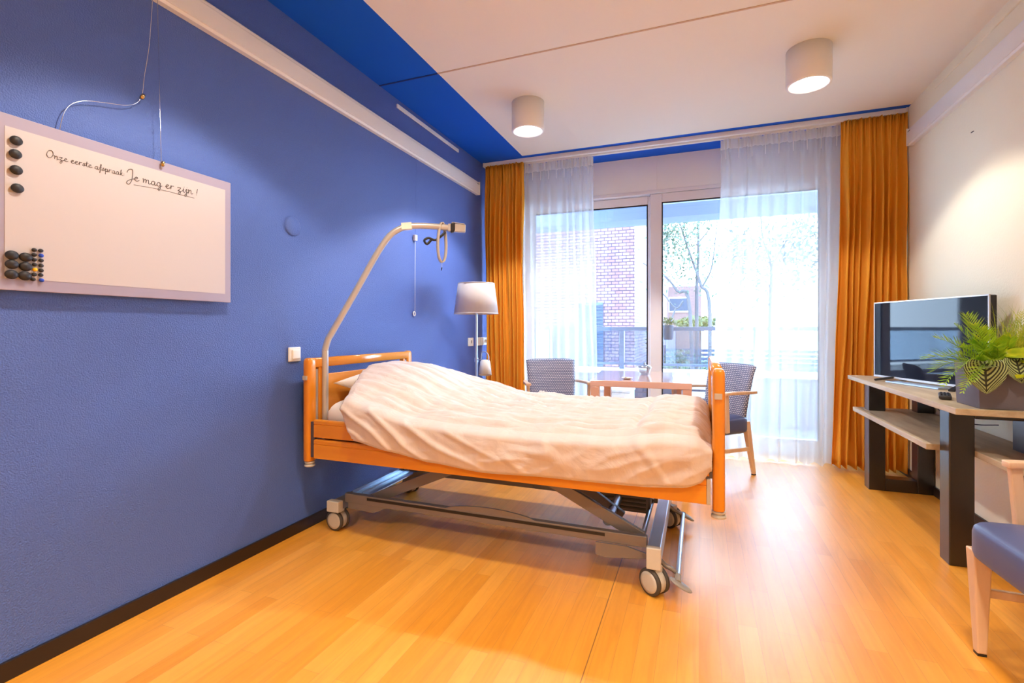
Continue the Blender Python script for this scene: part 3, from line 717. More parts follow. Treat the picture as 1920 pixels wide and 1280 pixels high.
# castors
def castor(x, y, zt, n, name='castor'):
    n = Vector(n).normalized(); s = Vector((-n.y, n.x, 0))
    c = Vector((x, y, .056))
    top = Vector((x, y, zt)) - s*0
    m = MB()
    m.lathe([(0, 0), (.022, 0), (.026, -.006), (.028, -(zt-.10)), (.0, -(zt-.10))], (x, y, zt), seg=20)
    m.obox(c + Vector((0, 0, .035)), s, n, (0, 0, 1), .028, .020, .035)
    m.lathe([(0, -.021), (.046, -.021), (.052, -.012), (.052, .012), (.046, .021), (0, .021)], c, n, 30)
    h = m.build(name, M['bed_plastic'], bed, o, bevel=.003)
    for k in (-1, 1):
        w = MB().lathe([(.035, -.009), (.052, -.009), (.0565, -.005), (.0565, .005), (.052, .009), (.035, .009)], c + n*k*.026, n, 40)
        w2 = w.build('tyre', M['rubber'], h); w2.location = (-o[0], -o[1], -o[2])
        w = MB().lathe([(.0, .012*k), (.030, .0115*k), (.044, .010*k), (.045, .002*k)], c + n*k*.026, n, 40)
        w2 = w.build('hub_cap', M['bed_plastic'], h); w2.location = (-o[0], -o[1], -o[2])
castor(-1.895, 2.235, .118, (-.03, -1, 0))
castor(-.178, 2.165, .125, (-.6, -.8, 0))
castor(-.150, 2.93, .125, (-.5, -.86, 0))
castor(-1.86, 2.925, .118, (-.4, -.9, 0))
# brake bar with pedals
bpart(MB().cone((-.083, 2.17, .090), (-.083, 2.90, .090), .0105, .0105, 16), 'brake_bar', M['alu'])
for yy in (2.19, 2.88):
    bpart(MB().tube(catmull([(-.155, yy, .135), (-.135, yy, .115), (-.11, yy, .105), (-.085, yy, .09)], 5), .010, 8), 'brake_link', M['bed_metal'])
for yy, s1 in ((2.13, -1), (2.93, 1)):
    pd = MB()
    def fn(u, w, yy=yy, s1=s1):
        a = 2*PI*u; b = PI*w
        return Vector((-.083 + .045*math.sin(b)*math.cos(a)+.012, yy + s1*.0 + .026*math.sin(b)*math.sin(a), .072 + .010*math.cos(b) + .022*math.sin(b)*-math.cos(a)))
    pd.grid(fn, 20, 10)
    pd.cone((-.083, 2.17 if s1 < 0 else 2.90, .09), (-.083, yy, .078), .013, .016)
    bpart(pd, 'brake_pedal', M['soft_rubber'])
# lifting pole with grab strap
az = Vector((.655, .35, 0)).normalized()
b0 = Vector((-1.955, 2.200, .50))
P_ = [b0, b0+Vector((0, 0, .30)), b0+Vector((0, 0, .48))]
j1 = Vector((-1.955, 2.200, 1.035)); j2 = Vector((-1.668, 2.353, 1.62)); j3 = Vector((-1.60, 2.389, 1.70)); j4 = Vector((-1.50, 2.443, 1.712)); j5 = Vector((-1.31, 2.545, 1.703))
P_ += [j1 + Vector((0, 0, -.03)), j1 + (j2-j1)*.05 + Vector((0, 0, .0))]
P_ += [j1 + (j2-j1)*.12, j1+(j2-j1)*.5, j2-(j2-j1)*.04, j3 + Vector((0, 0, -.012)), j4, j5]
bpart(MB().tube(catmull(P_, 5), .0175, 16), 'lifting_pole', M['pole'], None, 'silver lifting pole rising over the head end')
ex = (j5-j4).normalized(); sd = ex.cross(Vector((0, 0, 1))).normalized()
bpart(MB().bar(j5-ex*.05, j5+ex*.05, .036, .042).bar(j5+Vector((0, 0, .03))-ex*.03, j5+Vector((0, 0, .025))+ex*.045, .028, .006), 'pole_end_fitting', M['pole'], bevel=.003)
lb = j4+ex*.015 + Vector((0, 0, 0))
bpart(MB().bar(Vector((-1.585, 2.397, 1.7035)), Vector((-1.535, 2.424, 1.7095)), .0375, .0365), 'pole_label', M['cream_ceil'])
# strap loop
t = empty('grab_strap', (-1.375, 2.51, 1.70), 'beige looped grab strap with black buckle hanging from the lifting pole', 'strap')
cc = Vector((-1.385, 2.505, 1.62))
m = MB(); n = 40; v = []
for k in (-1, 1):
    for i in range(n):
        a = 2*PI*i/n
        tt = (i/n)
        wx = math.sin(a)*(.030 - .006*math.cos(a)); zz = math.cos(a)*.115
        pt = cc + (ex*.80-sd*.6)*wx*.95 + Vector((0, 0, zz)) + (sd*.80+ex*.6)*k*.012
        v.append(pt)
m.mesh(v, [(i, (i+1) % n, n+(i+1) % n, n+i) for i in range(n)], True)
m.build('strap_loop', M['strap'], t, t.location, solid=.004)
q = MB().obox(cc+ex*.062+Vector((0, 0, .088)), (ex*1+Vector((0, 0, .3))), sd, Vector((0, 0, 1)), .014, .024, .026)
q.build('buckle', M['black'], t, t.location, bevel=.008)
p0 = cc + Vector((0, 0, .03))
MB().tube(catmull([p0+ex*.02+Vector((0, 0, .03)), p0-ex*.01, p0-ex*.04-Vector((0, 0, .02)), p0-ex*.075-Vector((0, 0, .01)), p0-ex*.10-Vector((0, 0, .025)), p0-ex*.085-Vector((0, 0, .045)), p0-ex*.06-Vector((0, 0, .02))], 6), .007, 8).build('strap_tail', M['black'], t, t.location)
MB().tube([cc+Vector((0, 0, -.112)), cc+Vector((0, 0, -.145))], .0012, 6).build('string', M['cable_white'], t, t.location)
MB().cone(cc+Vector((0, 0, -.145)), cc+Vector((-.004, 0, -.162)), .0035, .002, 8).build('string_tip', M['black'], t, t.location)

# ------------------------------------------------------------------ bedding
def ztop_m(x): return .625 + .095*sm(-1.25, -1.85, x) if False else .622 + .10*(1-sm(-1.9, -1.2, x))
t = empty('mattress', (-.96, 2.6, .54), 'white mattress showing at the head end of the bed', 'mattress')
def mfn():
    m = MB(); nx, n = 40, 24; v = []
    X0, X1 = -1.940, .035
    for i in range(nx+1):
        u = i/nx; x = X0 + (X1-X0)*u
        e = min(1, min((x-X0), (X1-x))/.05); e = math.sqrt(max(0, 1-(1-e)**2))
        zt = ztop_m(x); zb = .542; hz = (zt-zb)/2; zc = (zt+zb)/2
        hy = .445
        for k in range(n):
            a = 2*PI*k/n; ca = math.copysign(abs(math.cos(a))**.35, math.cos(a)); sa = math.copysign(abs(math.sin(a))**.55, math.sin(a))
            v.append((x, 2.6+ca*(hy-.04*(1-e)), zc+sa*hz*(.55+.45*e)))
    f = [(i*n+k, i*n+(k+1) % n, (i+1)*n+(k+1) % n, (i+1)*n+k) for i in range(nx) for k in range(n)]
    f += [tuple(range(n)), tuple(range(nx*n, nx*n+n))]
    return m.mesh(v, f, True)
mfn().build('mattress_body', M['mattress'], t, t.location)
# pillow
m = MB()
def pf(u, w, s):
    a = (u-.5)*2; b = (w-.5)*2
    k = max(0, 1-abs(a)**2.6)**.5 * max(0, 1-abs(b)**2.6)**.5
    pin = 1-.10*(1-abs(a)**4)*abs(b)**3; pin2 = 1-.08*(1-abs(b)**4)*abs(a)**3
    wr = .006*noise.noise(Vector((a*3, b*3, s*2)))*k
    return Vector((-1.73+.235*a*pin2, 2.62+.345*b*pin, .795 + s*(.068*k+wr) - .10*(a*.5)*.3))
m.grid(lambda u, w: pf(u, w, 1), 28, 36); m.grid(lambda u, w: pf(u, w, -1), 28, 36)
pl = tag(m.build('pillow', M['mattress'], None, (-1.73, 2.62, .795), weld=.0005), 'white pillow poking out from under the duvet at the head end', 'pillow'); pl.location = (-1.73, 2.62, .795)

HEM = [(-1.86, .70), (-1.75, .635), (-1.68, .575), (-1.60, .55), (-1.45, .521), (-1.21, .486), (-.93, .468), (-.68, .476), (-.49, .476), (-.22, .484), (-.06, .497), (0, .515), (.04, .56)]
RID = [(-1.90, .80), (-1.70, .775), (-1.573, .735), (-1.318, .672), (-1.08, .656), (-.755, .645), (-.366, .652), (-.28, .660), (-.24, .672), (-.12, .684), (-.022, .682), (.05, .64)]
FAR = [(-1.90, .84), (-1.60, .82), (-1.30, .748), (-1.0, .692), (-.75, .676), (-.33, .680), (-.25, .690), (-.06, .700), (.03, .705), (.05, .66)]
def duvet():
    X0, X1 = -1.80, .045
    nx, ny = 260, 170
    Vv = []
    for i in range(nx+1):
        u = i/nx
        for j in range(ny+1):
            w = j/ny
            # head edge bows: near hem sits further toward the foot than the middle
            x0 = X0 + .0
            sN = .0
            # section: w 0..0.40 near drape (hem -> ridge), .40...86 top, .86..1 far drape
            if w < .42:
                q = w/.42
            x0 = -1.700 - .175*sm(.30, .62, w) + .06*sm(.86, 1, w) + .10*(1-sm(0, .22, w))*.5
            x = x0 + (X1-x0)*u
            zr = lerp_tab(RID, x); zh = lerp_tab(HEM, x); zf = lerp_tab(FAR, x)
            yn = 2.115; yf = 3.03
            bulge = 0
            if w < .40:
                q = w/.40                      # 0 hem, 1 ridge
                ang = q
                # rounded shoulder
                y = 2.052 + (yn+.02-2.052)*(1-math.cos(min(1, max(0, (q-.74)/.26))*PI/2))
                y -= .010*math.sin(PI*q)
                z = zh + (zr-zh)*(q*1.16 if q < .70 else .812+.188*math.sin((q-.70)/.30*PI/2))
                nrm = Vector((0, -1, .15)); zone = 0
            elif w < .88:
                q = (w-.40)/.48
                y = yn+.02 + (yf-yn-.02)*q
                mid = (zr+(zf-zr)*q)
                arch = .030*math.sin(PI*min(1, q*1.0))**.8
                mound = (.080*(1-sm(-1.66, -1.12, x)))*math.sin(PI*q)**1.1
                mound *= (.85 + .15*sm(-1.92, -1.72, x))
                z = mid + arch*.45 + mound
                nrm = Vector((0, 0, 1)); zone = 1
            else:
                q = (w-.88)/.12
                y = yf + .07*math.sin(q*PI/2)
                z = zf - .16*q
                nrm = Vector((0, 1, .2)); zone = 2
            # folds
            d = 0
            if zone == 0:
                qq = w/.40
                env = .35+.65*math.sin(PI*min(1, qq*1.05))
                left = 1-sm(-1.15, -.75, x)
                ph = x*7.2 + (zr-z)*-16 + .9*noise.noise(Vector((x*2.2, z*5, 3)))
                d += left*.0125*env*(1-abs(math.sin(PI*ph*.62)))**2*1.6
                n1 = noise.noise(Vector((x*5.0-(z*9), z*6.0+x*1.4, 7.1)))
                d += (1-.5*left)*.028*env*(.5-abs(n1))*1.1
                n2 = noise.noise(Vector((x*11+z*9, z*14, 1.7))); d += .005*env*n2
                rg = 1-min(1, abs(noise.noise(Vector((x*3.2+z*5.5, z*3.0-x*.6, 12.3))))*7)
                d += .011*rg*env*(1-left*.7)
                y += .010*math.sin(x*9)*(1-qq)*.6
            elif zone == 1:
                e = math.sin(PI*min(1, max(0, q)))**.4
                fan = (q-.15)*(9+5*sm(-1.4, -.4, x))
                n1 = noise.noise(Vector((x*1.9, fan*1.15, 4.4)))
                n2 = noise.noise(Vector((x*3.4+2, fan*2.3, 9.4)))
                a = .55+.45*sm(-1.6, -1.1, x)
                n3 = noise.noise(Vector((x*5.5+y*2, fan*4.2+x*2, 1.4)))
                d += a*(.040*(.42-abs(n1)) + .028*(.4-abs(n2)) + .013*(.4-abs(n3)))
                d += .0055*noise.noise(Vector((x*14, y*11, 2.0)))
                # roll of folded duvet at the foot end
                cx = -.245 + .03*noise.noise(Vector((y*5, 0, 3)))
                d += -.030*math.exp(-((x-cx)/.022)**2)*e + .012*math.exp(-((x-cx-.10)/.08)**2)
                d += .008*noise.noise(Vector((x*16, y*22, 5)))*sm(-.30, -.18, x)
            # taper to the footboard
            z -= .03*sm(-.01, .045, x)*(1 if zone == 1 else 0)
            if zone == 0: y += .045*sm(-.03, .045, x)
            p = Vector((x, y, z)) + nrm.normalized()*d
            # hem roll
            if w < .02: p.y += .012
            if u < .02: p.z -= .010*(1-u/.02); p += Vector((.006*(1-u/.02), 0, 0))
            Vv.append(p)
    return Vv, nx, ny
Vv, nx, ny = duvet()
dv = empty('duvet', (-.85, 2.6, .62), 'crumpled pale pink duvet draped over the bed and its near side', 'duvet')
m = MB().mesh(Vv, [(i*(ny+1)+j, (i+1)*(ny+1)+j, (i+1)*(ny+1)+j+1, i*(ny+1)+j+1) for i in range(nx) for j in range(ny)], True)
m.build('duvet_cover', M['duvet'], dv, dv.location, solid=.016)
m = MB(); hem = [Vv[i*(ny+1)] for i in range(0, nx+1, 3)]
m.tube([p+Vector((0, -.004, 0)) for p in hem], .0045, 6)
he = [Vv[j] for j in range(0, int(ny*.9), 3)]
m.tube([p+Vector((-.002, 0, 0)) for p in he], .0045, 6)
m.build('hem_piping', M['duvet'], dv, dv.location)

# ------------------------------------------------------------------ floor lamp
fx, fy = -1.748, 3.75
t = empty('floor_lamp', (fx, fy, 0), 'silver floor lamp with beige drum shade and small reading spot behind the bed', 'lamp')
MB().lathe([(0, 0), (.14, 0), (.142, .008), (.13, .018), (.02, .024), (0, .024)], seg=40).build('lamp_base', M['alu'], t)
MB().cone((0, 0, .02), (0, 0, 1.48), .0115, .0115, 16).build('pole', M['alu'], t)
sh = MB().lathe([(.184, 1.248), (.152, 1.502)], seg=56).build('lamp_shade', M['lamp_shade'], t, solid=.003)
MB().lathe([(.186, 1.247), (.1845, 1.254)], seg=56).lathe([(.1535, 1.497), (.1525, 1.504)], seg=56).build('shade_edge', M['lamp_shade'], sh, solid=.004)
q = MB()
for k in range(3):
    a = 2*PI*k/3; q.tube([(0, 0, 1.46), (.151*math.cos(a), .151*math.sin(a), 1.495)], .003, 6)
q.cone((0, 0, 1.36), (0, 0, 1.47), .02, .02).build('shade_holder', M['alu'], t)
q = MB().tube(catmull([(0, 0, .86), (.02, -.02, .865), (.055, -.03, .868), (.06, -.03, .90), (.068, -.03, .93), (.10, -.03, .932), (.125, -.03, .90), (.125, -.03, .85)], 6), .004, 8)
q.cone((0, 0, .845), (0, 0, .88), .017, .017)
q.build('reading_arm', M['alu'], t)
sp_ = MB().lathe([(0, .066), (.033, .064), (.040, .055), (.055, -.058), (.052, -.058), (.037, .05), (0, .05)], (.095, -.03, .80), (-.08, .22, 1), 32).build('reading_shade', M['white_gloss'], t)
MB().tube(catmull([(XL+.05-fx, 4.63-fy, .99), (XL+.07-fx, 4.60-fy, .95), (XL+.05-fx, 4.58-fy, .7), (XL+.06-fx, 4.4-fy, .3), (-.1, .3, .01), (0, .12, .01)], 6), .003, 6).build('power_cord', M['cable_white'], t)

# ------------------------------------------------------------------ dining table with objects
TX0, TX1, TY0, TY1, TZ = -.742, -.045, 3.55, 4.27, .75
t = empty('dining_table', ((TX0+TX1)/2, (TY0+TY1)/2, 0), 'square pale beech table before the sliding window', 'table')
MB().prism([(-.742, 3.55), (-.045, 3.57), (-.073, 4.45), (-.823, 4.43)], TZ-.045, TZ).build('tabletop', M['table'], t, t.location, bevel=.003)
for x, y in ((-.740, 3.555), (-.107, 3.575), (-.790, 4.36), (-.197, 4.36)):
        MB().box(x, x+.06, y, y+.06, 0, TZ-.045).build('leg', M['table'], t, t.location, bevel=.003)
t = empty('glass_bowl', (-.42, 4.14, TZ), 'small clear glass bowl with lid on the table', 'bowl')
MB().lathe([(0, 0), (.03, .001), (.045, .02), (.055, .05), (.058, .062)], seg=32).build('bowl_body', M['glass_bowl'], t, solid=.003)
MB().lathe([(.058, .062), (.04, .075), (.012, .08), (.008, .088), (.012, .096), (0, .10)], seg=32).build('lid', M['glass_bowl'], t, solid=.003)
t = empty('saucer', (-.50, 3.72, TZ), 'small white saucer with coin near the front edge of the table', 'saucer')
MB().lathe([(0, .002), (.022, .002), (.038, .010), (.040, .011)], seg=28).build('dish', M['porcelain'], t, solid=.003)
MB().lathe([(0, .012), (.012, .012), (.012, .007)], (-.008, -.004, 0), seg=20).build('coin', M['brass'], t)

# ------------------------------------------------------------------ armchairs
def make_chair(name, label):
    t = empty(name, (0, 0, 0), label, 'chair', 'beech armchairs with blue seats')
    # faces -Y locally; seat x -.24...24, y -.25...21
    m = MB()
    def fn(u, w):
        a = 2*PI*u; ca = math.cos(a); sa = math.sin(a)
        X = math.copysign(abs(ca)**.28, ca)*.245; Y = math.copysign(abs(sa)**.28, sa)*.235
        if sa > 0: X *= 1-.10*abs(sa)
        prof = [(0, .335), (.93, .335), (.985, .345), (1, .36), (1, .425), (.985, .442), (.95, .452), (.7, .462), (.4, .467), (0, .468)]
        k = w*(len(prof)-1); i = min(int(k), len(prof)-2); f = k-i
        s = prof[i][0]+(prof[i+1][0]-prof[i][0])*f; z = prof[i][1]+(prof[i+1][1]-prof[i][1])*f
        return Vector((X*s, Y*s, z))
    m.grid(fn, 64, 27); m.build('seat', M['leather'], t, weld=.0002)
    m = MB()
    for s in (-1, 1):
        def bf(u, w, s=s):
            a = (u-.5)*2; z = .38 + (.845-.38)*w
            hw = .205 + .025*w
            yb = .205 + .095*w*w*.6 + .055*w
            cur = -.030*(abs(a)**2)*(.4+.6*w)
            ed = math.sqrt(max(0, 1-abs(a)**9)); ez = math.sqrt(max(0, 1-max(0, (w-.93)/.07)**2))
            zz = z - .014*(abs(a)**6)*sm(.85, 1, w)
            return Vector((hw*a, yb + cur + s*.028*ed*ez*(1-.3*w), zz))
        m.grid(bf, 26, 26)
    m.build('backrest', M['dots'], t, weld=.0006)
    for s in (-1, 1):
        # front leg (tapered), rear leg (splayed)
        m = MB()
        def leg(p0, p1, a0, a1):
            p0 = Vector(p0); p1 = Vector(p1); v = []
            for p, a in ((p0, a0), (p1, a1)):
                for dx, dy in ((-1, -1), (1, -1), (1, 1), (-1, 1)): v.append((p.x+dx*a, p.y+dy*a, p.z))
            m.mesh(v, [(0, 1, 2, 3), (4, 5, 6, 7), (0, 1, 5, 4), (1, 2, 6, 5), (2, 3, 7, 6), (3, 0, 4, 7)])
        leg((s*.208, -.200, .008), (s*.214, -.200, .36), .0145, .027)
        fl = m.build('leg', M['chair_wood'], t, bevel=.005)
        m = MB(); m.box(s*.208-.013, s*.208+.013, -.213, -.187, 0, .008); m.build('foot_glide', M['black'], fl)
        m = MB(); leg((s*.205, .285, .008), (s*.200, .205, .42), .0135, .024)
        fl = m.build('leg', M['chair_wood'], t, bevel=.005)
        m = MB(); m.box(s*.205-.012, s*.205+.012, .273, .297, 0, .008); m.build('foot_glide', M['black'], fl)
        MB().bar((s*.210, -.19, .215), (s*.205, .24, .205), .016, .030).build('stretcher', M['chair_wood'], t, bevel=.004)
        # arm: post from seat, flat arm back to the backrest
        m = MB().bar((s*.262, -.055, .36), (s*.268, -.075, .645), .024, .036, up=(0, 1, 0))
        m.build('arm_post', M['chair_wood'], t, bevel=.005)
        m = MB(); pts = [(s*.268, -.10, .648), (s*.270, -.02, .650), (s*.262, .12, .645), (s*.240, .265, .640)]
        n = 14; cv = catmull(pts, 5); v = []
        for i, p in enumerate(cv):
            q_ = i/(len(cv)-1); hw = .023-.006*q_
            for dx, dz in ((-hw, -.011), (hw, -.011), (hw, .011), (-hw, .011)): v.append((p.x+dx, p.y, p.z+dz))
        f = [(4*i+k, 4*i+(k+1) % 4, 4*i+4+(k+1) % 4, 4*i+4+k) for i in range(len(cv)-1) for k in range(4)] + [(0, 1, 2, 3), tuple(4*len(cv)-4+k for k in range(4))]
        m.mesh(v, f, True); m.build('armrest', M['chair_wood'], t, bevel=.003)
    return t
ch = make_chair('armchair', 'dotted grey armchair left of the table beside the orange curtain')
ch.location = (-1.165, 4.17, 0); ch.rotation_euler = (0, 0, math.radians(28))
c2 = copy_tree(ch); c2['label'] = 'dotted grey armchair with dark blue seat behind the footboard'
c2.location = (.045, 4.140, 0); c2.rotation_euler = (0, 0, math.radians(-45))
c3 = copy_tree(ch); c3['label'] = 'foreground armchair with blue grey seat cut off by the right edge'
c3.location = (1.115, 1.960, 0); c3.rotation_euler = (0, 0, math.radians(-87))

# ------------------------------------------------------------------ television console
t = empty('tv_console', (1.28, 3.4, 0), 'scaffold wood console with black metal legs along the cream wall', 'console')
o = tuple(t.location)
MB().prism([(1.03, 2.655), (1.483, 2.62), (1.483, 4.30), (1.03, 4.30)], .752, .780).build('console_top', M['console_wood'], t, o, bevel=.003)
MB().prism([(1.055, 3.02), (1.205, 3.02), (1.205, 2.62), (1.478, 2.60), (1.478, 4.27), (1.055, 4.27)], .522, .552).build('shelf', M['console_wood'], t, o, bevel=.003)
for y0 in (2.918, 4.10):
    m = MB().box(1.108, 1.205, y0, y0+.10, 0, .752).box(1.385, 1.480, y0, y0+.10, .0, .752).box(1.205, 1.385, y0, y0+.10, 0, .085).box(1.205, 1.385, y0, y0+.10, .70, .752)
    m.build('leg_frame', M['black_metal'], t, o, bevel=.004)
# television
A = Vector((1.12, 4.02, 0)); B = Vector((1.398, 3.24, 0)); ed = (A-B).normalized(); nn = Vector((-ed.y, ed.x, 0))
if nn.x > 0: nn = -nn
ctr = (A+B)/2; hw = (A-B).length/2
t = empty('television', (ctr.x, ctr.y, .78), 'flat black television standing on the scaffold wood console', 'television')
o = tuple(t.location)
up = Vector((0, 0, 1))
MB().obox(ctr - nn*.020 + up*1.05, ed, nn, up, hw, .018, .248).build('tv_housing', M['black'], t, o, bevel=.005)
MB().obox(ctr + nn*.0005 + up*1.052, ed, nn, up, hw-.006, .002, .240).build('screen', M['screen'], t, o)
q = MB(); q.obox(ctr + nn*.001 + up*.806, ed, nn, up, hw, .006, .006).obox(ctr+nn*.001+up*1.297, ed, nn, up, hw, .004, .0035)
for s in (-1, 1): q.obox(ctr+nn*.001+ed*s*(hw-.003)+up*1.05, ed, nn, up, .003, .004, .248)
q.build('bezel', M['pole'], t, o)
for s in (-1, 1):
    b = ctr + ed*s*.24
    q = MB().bar(b - nn*.01 + up*.81, b + nn*.09 + ed*s*.05 + up*.788, .03, .012).bar(b - nn*.01 + up*.81, b - nn*.09 + ed*s*.03 + up*.788, .03, .012)
    q.build('stand_foot', M['black'], t, o, bevel=.003)
MB().obox(ctr+nn*.035+up*.786, ed, nn, up, .20, .05, .005).build('stand_plate', M['alu'], t, o, bevel=.003)
t = empty('remote_control', (1.13, 3.02, .782), 'dark remote control lying between television and planter', 'remote control')
ex2 = Vector((.35, 1, 0)).normalized(); ey2 = Vector((-ex2.y, ex2.x, 0))
MB().obox((1.13, 3.02, .792), ex2, ey2, up, .085, .024, .009).build('remote_body', M['remote'], t, t.location, bevel=.006)
q = MB()
for i in range(8):
    for j in range(3):
        q.obox(Vector((1.13, 3.02, .8025)) + ex2*(-.062+i*.017) + ey2*(-.013+j*.013), ex2, ey2, up, .0045, .0035, .002)
q.build('buttons', M['black'], t, t.location)
tag(MB().tube(catmull([(1.30, 3.55, .748), (1.27, 3.50, .68), (1.30, 3.42, .63), (1.38, 3.35, .61), (1.46, 3.3, .62)], 8), .0025, 6).build('power_cable', M['cable_dark']), 'thin dark cable looping under the console top', 'cable')

# ------------------------------------------------------------------ planter
t = empty('planter', (1.24, 2.79, .78), 'grey square planter overflowing with grasses and striped leaves on the console', 'plant')
o = Vector(t.location)
m = MB(); lv = [(.76, 0), (.80, .01), (1.0, .195), (.97, .197), (.93, .17)]
pts = []
shape = [(-.128, -.125), (.10, -.125), (.128, -.10), (.128, .10), (.10, .125), (-.09, .125), (-.128, .09)]
n = len(shape)
for k, z in lv:
    kk = .94 + .06*(k-.76)/.24 if z < .196 else k
    for x, y in shape: pts.append((x*kk, y*kk, z))
m.mesh(pts, [tuple(range(n)), tuple(range((len(lv)-1)*n, len(lv)*n))] + [(j*n+i, j*n+(i+1) % n, (j+1)*n+(i+1) % n, (j+1)*n+i) for j in range(len(lv)-1) for i in range(n)])
m.build('pot', M['pot'], t, bevel=.003)
MB().prism([(x*.9, y*.9) for x, y in shape], .165, .172).build('soil', M['soil'], t)
rd = random.Random(4)
def frond(base, tip, droop, n, ll, mt, name='frond', wd=.010):
    base = Vector(base); tip = Vector(tip); mid = (base+tip)/2 + Vector((0, 0, droop))
    m = MB(); pts = []
    for i in range(n+1):
        q = i/n; pts.append(base*(1-q)**2 + mid*2*q*(1-q) + tip*q*q)
    m.tube(pts, [.0022*(1-.7*i/n) for i in range(n+1)], 5)
    for i in range(2, n+1):
        q = i/n; p = pts[i]; d = (pts[i]-pts[i-1]).normalized(); s = d.cross(Vector((0, 0, 1))).normalized(); up_ = s.cross(d)
        L = ll*(math.sin(PI*min(1, .15+q*.8))**.7)*(.8+.4*rd.random())
        for k in (-1, 1):
            e = p + (s*k*.55 + d*.75 + up_*(.15+.25*rd.random()))*L
            c_ = d*wd*.6 + up_*.001
            mm = p + (e-p)*.5
            m.mesh([p-c_*.3, mm-c_*.8, e, mm+c_*.8, p+c_*.3], [(0, 1, 2, 3, 4)], False)
    return m.build(name, mt, t)
for a, b, dr, L in [((-.05,-.05,.16), (-.20,-.26,.36), .05, .05), ((-.06,-.04,.16), (-.24,-.12,.22), .07, .055), ((-.06,-.02,.16), (-.26,-.05,.15), .08, .06),
                    ((-.06,0,.16), (-.26,-.16,.10), .10, .06), ((-.04,-.06,.16), (-.19,-.24,.13), .10, .055), ((-.05,0,.16), (-.16,-.10,.40), .05, .06),
                    ((-.04,.02,.16), (-.22,.03,.30), .05, .055), ((-.02,0,.16), (-.10,-.08,.34), .05, .055), ((-.05,.03,.16), (-.27,.02,.20), .07, .06),
                    ((-.05,-.04,.16), (-.22,-.20,.18), .08, .06), ((0,-.03,.16), (-.03,-.14,.30), .04, .05), ((-.02,.03,.16), (-.12,.10,.36), .03, .05), ((-.03,-.05,.17), (-.16,-.20,.24), .07, .05), ((-.05,-.08,.17), (-.15,-.28,.20), .05, .05), ((-.07,-.06,.17), (-.21,-.20,.08), .08, .05), ((-.04,0,.17), (-.13,-.04,.28), .05, .055), ((-.06,-.03,.17), (-.20,-.12,.26), .06, .05), ((-.04,-.08,.18), (-.10,-.20,.27), .04, .045)]:
    frond(a, b, dr, 20, L*1.25, M['frond'], 'fern_frond')
for k in range(9):
    a = rd.uniform(-.3, 1.2); b = rd.uniform(.08, .20)
    frond((.05+rd.uniform(-.03, .04), rd.uniform(-.05, .05), .16), (.06+.16*math.cos(a)*rd.random(), rd.uniform(-.16, .12), .22+b), .04, 16, .045, M['grass'], 'grass_stem', .005)
m = MB()
for k in range(330):
    bx, by = .06+rd.uniform(-.07, .07), rd.uniform(-.09, .09)
    a = rd.uniform(0, 2*PI); R = rd.uniform(.01, .12); Hh = rd.uniform(.12, .30)
    p0 = Vector((bx, by, .165)); p2 = Vector((bx+R*math.cos(a)+.02, by+R*math.sin(a)-.03, .165+Hh)); p1 = (p0+p2)/2+Vector((0, 0, .05)) - Vector((R*math.cos(a), R*math.sin(a), 0))*.3
    pts = [p0*(1-q)**2+p1*2*q*(1-q)+p2*q*q for q in (0, .2, .4, .6, .8, 1)]
    s = Vector((math.sin(a*3), math.cos(a*3), 0))
    v = []
    for i, p in enumerate(pts): wv = .0022*(1-i/5.2); v += [p-s*wv, p+s*wv]
    m.mesh(v, [(2*i, 2*i+1, 2*i+3, 2*i+2) for i in range(5)], True)
tag(m.build('grass_blades', M['grass'], t), kind='stuff')
def leaf(base, dirv, nrm, L, Wd, mt, name, curl=.25, shape_=0):
    base = Vector(base); d = Vector(dirv).normalized(); nrm = Vector(nrm).normalized(); s = d.cross(nrm).normalized(); nrm = s.cross(d)
    nu, nv = 12, 12; bm = bmesh.new(); uvl = bm.loops.layers.uv.new('UVMap'); vs = {}
    for j in range(nv+1):
        w = j/nv
        prof = math.sin(PI*min(1, (w*.93+.07))**(.62 if shape_ else .8))**.75 if w < 1 else 0
        for i in range(nu+1):
            u = i/nu*2-1
            p = base + d*(L*w - (L*.10*abs(u)*(1-w)**3 if shape_ else 0)) + s*(u*Wd/2*prof) + nrm*(-curl*L*(w**2)*.6 + .10*Wd*abs(u)*prof)
            vs[i, j] = (bm.verts.new(p), i/nu, w)
    for j in range(nv):
        for i in range(nu):
            q = [vs[i, j], vs[i+1, j], vs[i+1, j+1], vs[i, j+1]]
            f = bm.faces.new([x[0] for x in q]); f.smooth = True
            for lp, x in zip(f.loops, q): lp[uvl].uv = (x[1], x[2])
    me = bpy.data.meshes.new(name); bm.to_mesh(me); bm.free(); ob = bpy.data.objects.new(name, me); COL.objects.link(ob); me.materials.append(mt); ob.parent = t
    md = ob.modifiers.new('solid', 'SOLIDIFY'); md.thickness = .0008
    return ob
for a in [((-.120,-.155,.203), (.0,-.12,-1), (-.35,-1,.15), .135, .135), ((-.015,-.145,.215), (.10,-.25,-.9), (.0,-1,.5), .10, .11), ((-.04,-.12,.20), (-.85,-.5,-.12), (-.3,-.5,1), .13, .07), ((-.0,-.13,.205), (.9,-.5,.12), (.0,-.6,.8), .12, .06)]:
    x = leaf(a[0], a[1], a[2], a[3], a[4], M['striped'], 'striped_leaf', .12, 1); x['label'] = 'dark leaf with pale stripes'
